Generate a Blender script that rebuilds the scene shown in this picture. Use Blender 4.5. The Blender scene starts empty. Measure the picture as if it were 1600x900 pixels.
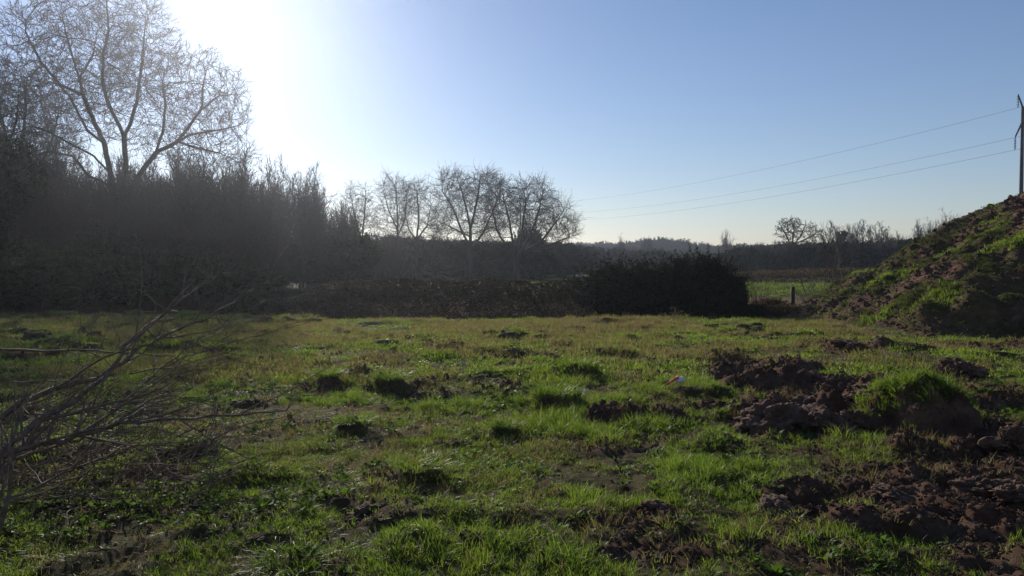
import bpy, math, random
import numpy as np
from mathutils import Vector

scene = bpy.context.scene
COL = scene.collection
F = 1208.0                      # focal length in pixels of a 1600 wide frame
EYE = 1.65
HOR = 415.0                     # pixel row of the horizon

# ------------------------------------------------------------------ camera
cam_d = bpy.data.cameras.new('camera')
cam_d.sensor_width = 36.0
cam_d.lens = 36.0 * F / 1600.0
cam_d.clip_start = 0.05
cam_d.clip_end = 6000.0
cam = bpy.data.objects.new('camera', cam_d)
COL.objects.link(cam)
cam.location = (0, 0, EYE)
PITCH = math.atan((450.0 - HOR) / F)
cam.rotation_euler = (math.pi / 2 - PITCH, 0, 0)
scene.camera = cam

# ------------------------------------------------------------------ light
SUN_EL = math.radians(19.6)
SUN_AZ = math.radians(-20.3)     # left of the viewing direction
world = bpy.data.worlds.new('World')
scene.world = world
world.use_nodes = True
nt = world.node_tree
nt.nodes.clear()
sky = nt.nodes.new('ShaderNodeTexSky')
sky.sky_type = 'NISHITA'
sky.sun_disc = False
sky.sun_elevation = SUN_EL
sky.sun_rotation = SUN_AZ
sky.altitude = 0
sky.air_density = 1.1
sky.dust_density = 0.08
sky.ozone_density = 4.2
bg = nt.nodes.new('ShaderNodeBackground')
bg.inputs['Strength'].default_value = 0.096
wo = nt.nodes.new('ShaderNodeOutputWorld')
wb = nt.nodes.new('ShaderNodeMix'); wb.data_type = 'RGBA'; wb.blend_type = 'MULTIPLY'; wb.inputs[0].default_value = 1.0
wb.inputs[7].default_value = (1.12, 0.97, 1.0, 1)       # camera white balance, the same over the whole sky
nt.links.new(sky.outputs[0], wb.inputs[6]); nt.links.new(wb.outputs[2], bg.inputs[0])
nt.links.new(bg.outputs[0], wo.inputs[0])

sd = bpy.data.lights.new('sun', 'SUN')
sd.energy = 5.0
sd.angle = math.radians(0.5)
sd.color = (1.0, 0.93, 0.82)
sun = bpy.data.objects.new('sun', sd)
COL.objects.link(sun)
SV = Vector((math.sin(SUN_AZ) * math.cos(SUN_EL), math.cos(SUN_AZ) * math.cos(SUN_EL), math.sin(SUN_EL)))
sun.rotation_euler = SV.to_track_quat('Z', 'Y').to_euler()
sun.location = (-10, 30, 40)

scene.view_settings.view_transform = 'Standard'
scene.view_settings.look = 'None'
scene.view_settings.exposure = 0.0
scene.view_settings.gamma = 1.0
scene.cycles.max_bounces = 6
scene.cycles.diffuse_bounces = 2
scene.cycles.glossy_bounces = 2
scene.cycles.transmission_bounces = 3
scene.cycles.volume_bounces = 0
scene.cycles.transparent_max_bounces = 4
scene.cycles.use_adaptive_sampling = False
scene.cycles.use_denoising = True
scene.cycles.denoising_prefilter = 'ACCURATE'
scene.cycles.caustics_reflective = False
scene.cycles.caustics_refractive = False
scene.cycles.sample_clamp_indirect = 3.0

rng = np.random.default_rng(7)
random.seed(7)

# ------------------------------------------------------------------ helpers
def tag(o, label=None, cat=None, group=None, kind=None):
    if label: o['label'] = label
    if cat: o['category'] = cat
    if group: o['group'] = group
    if kind: o['kind'] = kind
    return o

def mesh_np(name, v, f, smooth=False):
    """v (n,3) float, f (m,3) or (m,4) int -> mesh"""
    v = np.ascontiguousarray(v, dtype=np.float32); f = np.ascontiguousarray(f, dtype=np.int32)
    me = bpy.data.meshes.new(name)
    k = f.shape[1]
    me.vertices.add(len(v)); me.vertices.foreach_set('co', v.ravel())
    me.loops.add(f.size); me.loops.foreach_set('vertex_index', f.ravel())
    me.polygons.add(len(f))
    me.polygons.foreach_set('loop_start', np.arange(0, f.size, k, dtype=np.int32))
    me.polygons.foreach_set('loop_total', np.full(len(f), k, dtype=np.int32))
    if smooth: me.polygons.foreach_set('use_smooth', np.ones(len(f), dtype=bool))
    me.update(calc_edges=True)
    return me

STUFFY = {'crown', 'foliage', 'twigs', 'stems', 'canes', 'ivy', 'mistletoe'}
def obj(name, me, mat=None, parent=None, loc=None):
    o = bpy.data.objects.new(name, me)
    if mat is not None and len(me.materials) == 0: me.materials.append(mat)
    COL.objects.link(o)
    if parent: o.parent = parent
    if name in STUFFY: o['kind'] = 'stuff'
    if loc is not None: o.location = loc
    return o

def empty(name, loc=(0, 0, 0)):
    o = bpy.data.objects.new(name, None)
    o.empty_display_size = 0.3
    COL.objects.link(o); o.location = loc
    return o

def copy_tree(o, loc, rz=0.0, sc=(1, 1, 1)):
    c = o.copy(); COL.objects.link(c)
    c.location = loc; c.rotation_euler = (0, 0, rz); c.scale = sc
    for ch in list(o.children):
        d = ch.copy(); COL.objects.link(d); d.parent = c
    return c

def at(px, py, d):
    """world point seen at a photograph pixel at forward distance d"""
    return np.array([(px - 800.0) / F * d, d, EYE - (py - HOR) / F * d])

def gd(py):
    return EYE * F / (py - HOR)

def hash2(ix, iy, seed):
    h = (ix.astype(np.int64) * 374761393 + iy.astype(np.int64) * 668265263 + seed * 1442695041) & 0xFFFFFFFF
    h = ((h ^ (h >> 13)) * 1274126177) & 0xFFFFFFFF
    h = h ^ (h >> 16)
    return (h & 0xFFFFFF) / float(0xFFFFFF)

def vnoise(x, y, s, seed=0):
    x = np.asarray(x, float) / s + 1000.0; y = np.asarray(y, float) / s + 1000.0
    ix = np.floor(x); iy = np.floor(y); fx = x - ix; fy = y - iy
    fx = fx * fx * (3 - 2 * fx); fy = fy * fy * (3 - 2 * fy)
    a = hash2(ix, iy, seed); b = hash2(ix + 1, iy, seed)
    c = hash2(ix, iy + 1, seed); d = hash2(ix + 1, iy + 1, seed)
    return (a + (b - a) * fx) * (1 - fy) + (c + (d - c) * fx) * fy - 0.5

def fbm(x, y, s, octv=4, seed=0, gain=0.5):
    r = 0; a = 1.0
    for i in range(octv):
        c, sn = math.cos(i * 1.3), math.sin(i * 1.3)
        r = r + a * vnoise(c * x - sn * y, sn * x + c * y, s, seed + i * 17)
        s *= 0.5; a *= gain
    return r

def vnoise3(P, s, seed=0):
    q = P / s + 1000.0; i = np.floor(q); f = q - i; f = f * f * (3 - 2 * f); r = 0
    for dx in (0, 1):
        for dy in (0, 1):
            for dz in (0, 1):
                w = (f[:, 0] if dx else 1 - f[:, 0]) * (f[:, 1] if dy else 1 - f[:, 1]) * (f[:, 2] if dz else 1 - f[:, 2])
                r = r + w * hash2(i[:, 0] + dx + (i[:, 2] + dz) * 57, i[:, 1] + dy + (i[:, 2] + dz) * 113, seed)
    return r - 0.5

def sstep(a, b, x):
    t = np.clip((x - a) / (b - a), 0, 1)
    return t * t * (3 - 2 * t)

# ------------------------------------------------------------------ materials
def new_mat(name):
    m = bpy.data.materials.new(name); m.use_nodes = True
    n = m.node_tree; n.nodes.clear()
    out = n.nodes.new('ShaderNodeOutputMaterial')
    return m, n, out

def ramp(n, cols):
    r = n.nodes.new('ShaderNodeValToRGB')
    while len(r.color_ramp.elements) < len(cols): r.color_ramp.elements.new(0.5)
    for e, (p, c) in zip(r.color_ramp.elements, cols):
        e.position = p; e.color = (*c, 1)
    return r

def leaf_mat(name, cols, trans=0.5, rough=0.45, spec=0.4, scale=6.0, tcol=1.3):
    m, n, out = new_mat(name)
    oi = n.nodes.new('ShaderNodeObjectInfo')
    geo = n.nodes.new('ShaderNodeNewGeometry')
    noi = n.nodes.new('ShaderNodeTexNoise'); noi.inputs['Scale'].default_value = scale
    n.links.new(geo.outputs['Position'], noi.inputs['Vector'])
    ad = n.nodes.new('ShaderNodeMath'); ad.operation = 'ADD'
    n.links.new(oi.outputs['Random'], ad.inputs[0]); n.links.new(geo.outputs['Random Per Island'], ad.inputs[1])
    ad2 = n.nodes.new('ShaderNodeMath'); ad2.operation = 'MULTIPLY_ADD'
    ad2.inputs[1].default_value = 0.33; 
    n.links.new(ad.outputs[0], ad2.inputs[0])
    sc = n.nodes.new('ShaderNodeMath'); sc.operation = 'MULTIPLY'; sc.inputs[1].default_value = 0.4
    n.links.new(noi.outputs['Fac'], sc.inputs[0]); n.links.new(sc.outputs[0], ad2.inputs[2])
    r = ramp(n, cols); n.links.new(ad2.outputs[0], r.inputs[0])
    p = n.nodes.new('ShaderNodeBsdfPrincipled')
    p.inputs['Roughness'].default_value = rough
    p.inputs['Specular IOR Level'].default_value = spec
    n.links.new(r.outputs[0], p.inputs['Base Color'])
    t = n.nodes.new('ShaderNodeBsdfTranslucent')
    mu = n.nodes.new('ShaderNodeMix'); mu.data_type = 'RGBA'; mu.blend_type = 'MULTIPLY'; mu.inputs[0].default_value = 1.0
    mu.inputs[7].default_value = (tcol, tcol * 1.16, tcol * 0.5, 1)
    n.links.new(r.outputs[0], mu.inputs[6]); n.links.new(mu.outputs[2], t.inputs['Color'])
    mx = n.nodes.new('ShaderNodeMixShader'); mx.inputs[0].default_value = trans
    n.links.new(p.outputs[0], mx.inputs[1]); n.links.new(t.outputs[0], mx.inputs[2])
    n.links.new(mx.outputs[0], out.inputs[0])
    return m

def rough_mat(name, cols, scale=8.0, rough=0.9, bump=0.5, dist=0.02, spec=0.2, detail=8.0, world=False):
    m, n, out = new_mat(name)
    tc = n.nodes.new('ShaderNodeTexCoord')
    noi = n.nodes.new('ShaderNodeTexNoise'); noi.inputs['Scale'].default_value = scale
    noi.inputs['Detail'].default_value = detail; noi.inputs['Roughness'].default_value = 0.65
    vec = n.nodes.new('ShaderNodeNewGeometry').outputs['Position'] if world else tc.outputs['Object']
    n.links.new(vec, noi.inputs['Vector'])
    r = ramp(n, cols); n.links.new(noi.outputs['Fac'], r.inputs[0])
    p = n.nodes.new('ShaderNodeBsdfPrincipled')
    p.inputs['Roughness'].default_value = rough
    p.inputs['Specular IOR Level'].default_value = spec
    n.links.new(r.outputs[0], p.inputs['Base Color'])
    b = n.nodes.new('ShaderNodeBump'); b.inputs['Strength'].default_value = bump; b.inputs['Distance'].default_value = dist
    n2 = n.nodes.new('ShaderNodeTexNoise'); n2.inputs['Scale'].default_value = scale * 4; n2.inputs['Detail'].default_value = 6
    n.links.new(vec, n2.inputs['Vector'])
    n.links.new(n2.outputs['Fac'], b.inputs['Height']); n.links.new(b.outputs[0], p.inputs['Normal'])
    n.links.new(p.outputs[0], out.inputs[0])
    return m

M_BARK = rough_mat('bark', [(0.3, (0.02, 0.017, 0.014)), (0.7, (0.06, 0.05, 0.04))], 6, 0.85, 0.8, 0.03)
M_TWIG = rough_mat('twig', [(0.3, (0.03, 0.023, 0.018)), (0.7, (0.075, 0.058, 0.045))], 5, 0.75, 0.0, 0.01, 0.2)
M_FBARK = rough_mat('thorn_bark', [(0.3, (0.07, 0.048, 0.035)), (0.7, (0.24, 0.18, 0.13))], 25, 0.85, 0.6, 0.004, 0.12)
M_EVER = leaf_mat('evergreen_leaf', [(0.2, (0.010, 0.015, 0.007)), (0.8, (0.028, 0.036, 0.014))], 0.12, 0.75, 0.06)
M_IVY = leaf_mat('ivy_leaf', [(0.2, (0.018, 0.026, 0.012)), (0.8, (0.05, 0.056, 0.027))], 0.22, 0.75, 0.08)
M_BRAM = leaf_mat('bramble_leaf', [(0.2, (0.03, 0.02, 0.013)), (0.6, (0.075, 0.052, 0.03)), (0.9, (0.075, 0.075, 0.035))], 0.14, 0.65, 0.15)
M_HEATH = leaf_mat('dry_scrub', [(0.2, (0.06, 0.035, 0.022)), (0.8, (0.14, 0.085, 0.05))], 0.3, 0.7, 0.2)
M_GRASS = leaf_mat('grass_blade', [(0.15, (0.06, 0.092, 0.02)), (0.5, (0.115, 0.155, 0.033)), (0.85, (0.195, 0.2, 0.06))], 0.6, 0.45, 0.28, tcol=1.4)
M_DULL_SHADED = leaf_mat('dull_grass', [(0.15, (0.035, 0.05, 0.016)), (0.5, (0.065, 0.08, 0.025)), (0.85, (0.11, 0.10, 0.045))], 0.4, 0.6, 0.2)  # duller grass; the weak light on the heap is put into its colour
M_DRY = leaf_mat('dry_grass', [(0.15, (0.10, 0.062, 0.036)), (0.5, (0.21, 0.15, 0.085)), (0.8, (0.33, 0.26, 0.16))], 0.5, 0.6, 0.3, tcol=1.0)
M_WEED = leaf_mat('weed_leaf', [(0.15, (0.04, 0.072, 0.018)), (0.8, (0.095, 0.13, 0.034))], 0.5, 0.6, 0.12)
M_CLOD = rough_mat('clod_soil', [(0.25, (0.05, 0.028, 0.018)), (0.5, (0.11, 0.063, 0.043)), (0.75, (0.23, 0.15, 0.105))], 7, 0.95, 1.0, 0.05, world=True)

# ground material: soil / grassy thatch mixed by the mesh attribute "turf"
def ground_mat():
    m, n, out = new_mat('ground_soil')
    geo = n.nodes.new('ShaderNodeNewGeometry')
    def noise(s, d=8.0, r=0.6):
        q = n.nodes.new('ShaderNodeTexNoise'); q.inputs['Scale'].default_value = s
        q.inputs['Detail'].default_value = d; q.inputs['Roughness'].default_value = r
        n.links.new(geo.outputs['Position'], q.inputs['Vector']); return q
    soil = ramp(n, [(0.28, (0.075, 0.038, 0.023)), (0.5, (0.165, 0.092, 0.06)), (0.75, (0.33, 0.21, 0.148))])
    n1 = noise(3.5, 10, 0.7); n.links.new(n1.outputs['Fac'], soil.inputs[0])
    turf = ramp(n, [(0.3, (0.05, 0.042, 0.02)), (0.5, (0.12, 0.095, 0.045)), (0.72, (0.22, 0.16, 0.095))])
    n2 = noise(5.0, 10, 0.7); n.links.new(n2.outputs['Fac'], turf.inputs[0])
    far = ramp(n, [(0.3, (0.045, 0.065, 0.018)), (0.7, (0.09, 0.105, 0.035))])
    n3 = noise(0.6, 10, 0.7); n.links.new(n3.outputs['Fac'], far.inputs[0])
    a = n.nodes.new('ShaderNodeAttribute'); a.attribute_name = 'turf'
    b = n.nodes.new('ShaderNodeAttribute'); b.attribute_name = 'meadow'
    mx = n.nodes.new('ShaderNodeMix'); mx.data_type = 'RGBA'
    n.links.new(a.outputs['Fac'], mx.inputs[0]); n.links.new(soil.outputs[0], mx.inputs[6]); n.links.new(turf.outputs[0], mx.inputs[7])
    my = n.nodes.new('ShaderNodeMix'); my.data_type = 'RGBA'
    n.links.new(b.outputs['Fac'], my.inputs[0]); n.links.new(mx.outputs[2], my.inputs[6]); n.links.new(far.outputs[0], my.inputs[7])
    p = n.nodes.new('ShaderNodeBsdfPrincipled'); p.inputs['Specular IOR Level'].default_value = 0.04
    p.inputs['Roughness'].default_value = 0.9
    n.links.new(my.outputs[2], p.inputs['Base Color'])
    bn = noise(22.0, 8, 0.8)
    bp = n.nodes.new('ShaderNodeBump'); bp.inputs['Strength'].default_value = 1.0; bp.inputs['Distance'].default_value = 0.09
    n.links.new(bn.outputs['Fac'], bp.inputs['Height']); n.links.new(bp.outputs[0], p.inputs['Normal'])
    n.links.new(p.outputs[0], out.inputs[0])
    return m
M_GROUND = ground_mat()

# ------------------------------------------------------------------ ground shape
def pxy(x, y):
    yy = np.maximum(y, 0.5)
    return 800 + F * x / yy, HOR + F * EYE / yy

# bare soil patches: pixel centre and half size where they show in the field
DIRT = [(1150, 582, 60, 20, 1), (1230, 605, 90, 36, 1), (1330, 625, 120, 42, 1), (1200, 655, 60, 30, 1), (1440, 655, 110, 34, 1), (1550, 690, 110, 34, 1),
        (1330, 548, 70, 10, 1), (1500, 582, 70, 11, 1), (1590, 618, 80, 14, 1), (1440, 596, 60, 8, .7),
        (1440, 770, 150, 42, 1), (1560, 740, 90, 36, 1), (1520, 820, 150, 44, 1), (1260, 790, 110, 32, .9), (1360, 735, 70, 20, .8),
        (1000, 815, 70, 26, 1), (1050, 870, 110, 22, .9), (940, 690, 60, 14, .75), (960, 652, 100, 12, .8), (1080, 640, 90, 8, .9),
        (880, 640, 50, 12, .7), (520, 604, 70, 11, .9), (430, 570, 90, 12, .6), (330, 590, 90, 14, .7), (770, 605, 60, 13, .55),
        (570, 815, 52, 18, .9), (860, 510, 150, 9, .45), (1600, 540, 170, 8, 1), (400, 730, 60, 12, .6), (620, 640, 40, 8, .5),
        (1010, 545, 60, 8, .5), (130, 740, 200, 40, .7), (850, 785, 50, 14, .6), (1500, 780, 180, 95, .93), (1240, 850, 120, 40, .7), (1570, 870, 130, 60, .85), (1040, 870, 130, 34, .9), (1480, 880, 120, 30, .6), (900, 560, 90, 10, .5), (300, 510, 120, 8, .4), (600, 565, 60, 8, .5), (1180, 520, 60, 5, .4), (760, 560, 60, 8, .45), (680, 600, 60, 9, .45), (1330, 860, 60, 20, .7), (700, 520, 150, 8, .3)]
# lumps: pixel centre, base row, half width, height in pixels, kind 's' soil 'g' grass
LUMPS = [    
         (1448, 676, 92, 55, 'g'), (1405, 668, 50, 30, 's'), (1500, 672, 60, 26, 's'), (1375, 625, 48, 30, 's'), (1300, 640, 30, 22, 's'), 
          (1185, 610, 60, 22, 's'), (1245, 602, 44, 18, 's'), (1150, 588, 40, 16, 's'), (1232, 575, 50, 12, 's'),
         (1520, 640, 60, 22, 's'), (1590, 640, 40, 30, 's'), (1470, 712, 70, 20, 's'),  
            (1350, 835, 60, 10, 's'), (1470, 835, 60, 12, 's'),
         (1560, 838, 60, 22, 's'), (1440, 748, 40, 8, 's'),  (970, 655, 44, 18, 's'), (1100, 640, 30, 12, 's'),
         (870, 636, 46, 26, 'g'), (905, 590, 44, 26, 'g'), (960, 558, 40, 16, 'g'), (550, 678, 28, 24, 'g'), (512, 600, 20, 22, 'g'),
         (790, 678, 24, 18, 'g'),  (612, 608, 38, 18, 'g'), (650, 762, 46, 24, 'g'), (760, 870, 50, 10, 'g'),
         (1045, 655, 30, 14, 's'), (300, 720, 46, 30, 'g'), (1250, 770, 40, 14, 'g'), (700, 700, 40, 12, 'g'), (400, 760, 70, 22, 'g'),
         (420, 500, 40, 10, 'g'), (1130, 560, 30, 8, 's'), (1420, 552, 60, 14, 'g'), (1310, 520, 50, 10, 'g'), (250, 540, 46, 14, 'g'),
         (120, 545, 50, 14, 'g'), (40, 552, 40, 12, 'g'), (1290, 870, 60, 14, 'g'), (1120, 700, 60, 12, 'g'), (860, 545, 40, 10, 'g')]
LW = []
for (px, py, hw, hh, k) in LUMPS:
    d = gd(py); rx = hw * d / F; h = hh * d / F * (0.75 if k == 's' else 1.05 if hh > 50 else 0.65); ry = max(rx * 0.8, h * 1.2)
    LW.append(((px - 800) / F * (d + ry * 0.7), d + ry * 0.7, rx, ry, h, k))


def dirt_mask(x, y):
    u, v = pxy(x, y)
    m = np.zeros_like(u)
    w = 0.5 * fbm(x, y, 1.2, 4, 5) + 0.35 * fbm(x, y, 0.35, 3, 91)
    for (cx, cy, rx, ry, a) in DIRT:
        q = ((u - cx) / rx) ** 2 + ((v - cy) / ry) ** 2
        m = np.maximum(m, a * sstep(1.35, 0.45, q + 1.1 * w))
    g = sstep(0.16, 0.42, fbm(x, y, 0.9, 4, 33) + 0.25 * fbm(x, y, 6.0, 2, 3) + 0.06 * sstep(10, 16, y)) * (0.5 + 0.3 * sstep(10, 16, y))
    m = np.maximum(m, g)
    return np.clip(m * sstep(40, 28, y), 0, 1)

def lump_h(x, y):
    z = np.zeros_like(x); soil = np.zeros_like(x)
    n = 0.55 * fbm(x, y, 0.5, 4, 61) 
    for (cx, cy, rx, ry, h, k) in LW:
        near = (np.abs(x - cx) < rx * 1.8) & (np.abs(y - cy) < ry * 1.8)
        if not near.any(): continue
        xx, yy = x[near], y[near]
        r2 = ((xx - cx) / rx) ** 2 + ((yy - cy) / ry) ** 2 + n[near] * (1.3 if (k == 's' or h > 0.3) else 0.8)
        zz = h * np.clip(1.15 - r2, 0, 1.3) ** (0.55 if k == 's' else 0.8)
        z[near] = np.maximum(z[near], zz)
        soil[near] = np.maximum(soil[near], (zz > 0.01) * (1.0 if (k == 's' or h > 0.3) else 0.25))
    return z, soil

def crest_y(x):
    return 25.6 + np.where(x < -6, np.minimum((-6 - x) * 0.35, 2.0), 0) + 0.4 * vnoise(x, x * 0, 2.5, 8)

def H(x, y):
    x = np.asarray(x, float); y = np.asarray(y, float)
    near = sstep(34, 27, y)
    z = 0.10 * fbm(x, y, 3.5, 3, 11) * near + 0.05 * fbm(x, y, 0.6, 3, 21) * near + 0.04 * fbm(x, y, 0.17, 3, 22, 0.65) * sstep(18, 9, y)
    cy = crest_y(x)
    dip = sstep(cy, cy + 2.2, y) * sstep(cy + 8.5, cy + 5.0, y)
    z = z - 0.55 * dip - 0.13 * sstep(14, 25, y) * sstep(60, 34, y)
    hum = sstep(0.16, 0.40, fbm(x, y, 0.62, 2, 505, 0.4)) * near
    z = z + hum * (0.05 + 0.06 * sstep(7, 16, y)) * (0.5 + sstep(-0.2, 0.3, vnoise(x, y, 2.3, 511)))
    D = dirt_mask(x, y)
    ch = np.maximum(sstep(10.5, 8.2, y) * 0.0, np.exp(-((x - 4.2 - 0.35 * (y - 9)) / 2.6) ** 2 - ((y - 9.5) / 3.0) ** 2))
    D = D * (0.6 + 0.4 * ch)
    rid = 1 - np.abs(fbm(x, y, 0.55, 4, 44, 0.6)) * 2.4
    z = z + D * (0.10 * rid - 0.06) * near + D * 0.05 * fbm(x, y, 0.16, 3, 45, 0.7) * near
    l, s = lump_h(x, y)
    z = z + l + sstep(0, 0.06, l) * (0.4 + s) * (0.09 * (0.4 - np.abs(fbm(x, y, 0.24, 4, 71, 0.65))) + 0.03 * fbm(x, y, 0.07, 2, 75))
    # far hills
    z = z + 7.0 * sstep(250, 520, y) + 0.6 * fbm(x, y, 120, 2, 70) * sstep(90, 300, y)
    return z

# fan shaped grid: fine near the camera, reaching the horizon
def axis_y():
    ys = [-60, -20, -6, -2, 0, 1.2, 2.2, 3.0]
    y = 3.4
    while y < 33:
        ys.append(y); y += 0.022 + 0.0036 * (y - 3)
    st = 0.3
    while y < 3500:
        ys.append(y); y += st; st *= 1.09
    return np.array(ys)
ys = axis_y()
core = np.linspace(-1, 1, 760)
outr = 1 + np.array([0.02, 0.06, 0.14, 0.3, 0.6, 1.1, 2, 4, 9, 20, 45])
ss = np.concatenate([-outr[::-1], core, outr])
SS, YY = np.meshgrid(ss, ys)
WW = np.maximum(0.72 * YY + 1.3, 2.2)
XX = SS * WW
ZZ = H(XX, YY)
nr, nc = XX.shape
V = np.stack([XX.ravel(), YY.ravel(), ZZ.ravel()], 1)
idx = np.arange(nr * nc).reshape(nr, nc)
Fq = np.stack([idx[:-1, :-1].ravel(), idx[:-1, 1:].ravel(), idx[1:, 1:].ravel(), idx[1:, :-1].ravel()], 1)
me = mesh_np('ground', V, Fq, True)
_, soilm = lump_h(XX, YY)
turf = 1 - np.maximum(dirt_mask(XX, YY), soilm * 0.95)
at_ = me.attributes.new('turf', 'FLOAT', 'POINT'); at_.data.foreach_set('value', turf.ravel().astype(np.float32))
u_, v_ = pxy(XX, YY)
brownband = sstep(31, 34, YY) * sstep(45, 41, YY + 2 * fbm(XX, YY, 2, 3, 5))
meadow = sstep(33, 38, YY) * (1 - brownband * 0.9)
turf2 = np.where(YY > 30, 1 - brownband, turf)
at_.data.foreach_set('value', turf2.ravel().astype(np.float32))
at2 = me.attributes.new('meadow', 'FLOAT', 'POINT'); at2.data.foreach_set('value', meadow.ravel().astype(np.float32))
ground = obj('ground', me, M_GROUND); tag(ground, kind='structure')

# ------------------------------------------------------------------ spoil heap at right
def mound_h(x, y):
    w = 0.5 * fbm(x, y, 3.0, 3, 201)
    u = x - 9.75 + w * 1.1 + 0.3 * fbm(x, y, 0.9, 3, 212)
    zl = 0.68 * u - 0.0145 * u * u
    u2 = (y - (19.0 - 0.55 * (x - 9.75))) / 1.14 + w * 0.8 + 0.5 * fbm(x, y, 1.4, 3, 222)
    zf = 0.66 * u2
    u3 = 27.6 - y + 0.55 * (x - 9.75) + w
    zb = 0.75 * u3
    k = 0.35
    z = -k * np.log(np.exp(-zl / k) + np.exp(-zf / k) + np.exp(-zb / k))
    z = np.minimum(z, 5.2 + 0.4 * w)
    on = sstep(0.0, 0.5, z)
    z = z + on * (0.30 * fbm(x, y, 2.4, 2, 261) + 0.24 * fbm(x, y, 0.9, 3, 231, 0.6) + 0.06 * (1 - 3 * np.abs(vnoise(x, y, 0.35, 241))) + 0.07 * fbm(x, y, 0.18, 2, 251))
    # slumped bank and hollows low on the front
    z = z + 0.55 * np.exp(-(((x - 11.2) / 0.5) ** 2 + ((y - 19.0) / 0.5) ** 2)) * on
    z = z + 0.35 * np.exp(-(((x - 10.5) / 0.35) ** 2 + ((y - 19.9) / 0.4) ** 2)) * on
    return z
mx_ = np.arange(8.6, 27, 0.075); my_ = np.arange(14.0, 36, 0.085)
MX, MY = np.meshgrid(mx_, my_)
MZ = mound_h(MX, MY)
g0 = 0
idx = np.arange(MX.size).reshape(MX.shape)
Fq = np.stack([idx[:-1, :-1].ravel(), idx[:-1, 1:].ravel(), idx[1:, 1:].ravel(), idx[1:, :-1].ravel()], 1)
zf_ = MZ.ravel()
Fq = Fq[(zf_[Fq] > -0.12).any(1)]
used = np.unique(Fq); remap = -np.ones(MX.size, int); remap[used] = np.arange(len(used))
V = np.stack([MX.ravel(), MY.ravel(), np.maximum(zf_, -0.3)], 1)[used]
me = mesh_np('spoil_heap', V, remap[Fq], True)
def mound_turf(x, y):
    n = fbm(x, y, 1.3, 4, 301) + 0.5 * fbm(x, y, 0.4, 3, 311)
    edge = sstep(12.5, 10.0, x - 0.25 * (y - 20))
    return sstep(-0.10, 0.26, n + 0.30 * edge + 0.10)
a_ = me.attributes.new('turf', 'FLOAT', 'POINT'); a_.data.foreach_set('value', (mound_turf(V[:, 0], V[:, 1]) * 0.8).astype(np.float32))
a_ = me.attributes.new('meadow', 'FLOAT', 'POINT'); a_.data.foreach_set('value', np.zeros(len(V), np.float32))
heap = empty('spoil_heap', (12, 20, 0))
tag(heap, 'tall heap of brown soil patched with grass at the right edge of the field', 'earth mound')
ho = obj('soil', me, M_GROUND, heap); ho.location = (-12, -20, 0)

# ------------------------------------------------------------------ scatter through geometry nodes
def scatter(name, pts, rot, scl, pidx, protos, label, cat, parent=None, kind='stuff'):
    pc = bpy.data.collections.new(name + '_pieces')
    for i, (nm, pm) in enumerate(protos):
        po = bpy.data.objects.new('%02d_%s' % (i, nm), pm); pc.objects.link(po)
    me = bpy.data.meshes.new(name)
    me.vertices.add(len(pts)); me.vertices.foreach_set('co', np.ascontiguousarray(pts, np.float32).ravel())
    a = me.attributes.new('rot', 'FLOAT_VECTOR', 'POINT'); a.data.foreach_set('vector', np.ascontiguousarray(rot, np.float32).ravel())
    a = me.attributes.new('scl', 'FLOAT_VECTOR', 'POINT'); a.data.foreach_set('vector', np.ascontiguousarray(scl, np.float32).ravel())
    a = me.attributes.new('pidx', 'INT', 'POINT'); a.data.foreach_set('value', np.ascontiguousarray(pidx, np.int32))
    o = obj(name, me, None, parent)
    g = bpy.data.node_groups.new(name, 'GeometryNodeTree')
    g.interface.new_socket('Geometry', in_out='INPUT', socket_type='NodeSocketGeometry')
    g.interface.new_socket('Geometry', in_out='OUTPUT', socket_type='NodeSocketGeometry')
    N = g.nodes
    gi = N.new('NodeGroupInput'); go = N.new('NodeGroupOutput')
    ip = N.new('GeometryNodeInstanceOnPoints'); ci = N.new('GeometryNodeCollectionInfo')
    ci.inputs['Collection'].default_value = pc
    ci.inputs['Separate Children'].default_value = True; ci.inputs['Reset Children'].default_value = True
    def na(nm, ty):
        q = N.new('GeometryNodeInputNamedAttribute'); q.data_type = ty; q.inputs['Name'].default_value = nm
        return [s for s in q.outputs if s.name == 'Attribute' and s.enabled][0]
    L = g.links
    L.new(gi.outputs[0], ip.inputs['Points']); L.new(ci.outputs[0], ip.inputs['Instance'])
    ip.inputs['Pick Instance'].default_value = True
    L.new(na('pidx', 'INT'), ip.inputs['Instance Index'])
    er = N.new('FunctionNodeEulerToRotation'); L.new(na('rot', 'FLOAT_VECTOR'), er.inputs[0])
    L.new(er.outputs[0], ip.inputs['Rotation']); L.new(na('scl', 'FLOAT_VECTOR'), ip.inputs['Scale'])
    L.new(ip.outputs[0], go.inputs[0])
    md = o.modifiers.new('scatter', 'NODES'); md.node_group = g
    if parent is None: tag(o, label, cat, kind=kind)
    else: tag(o, kind='stuff')
    return o

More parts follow.
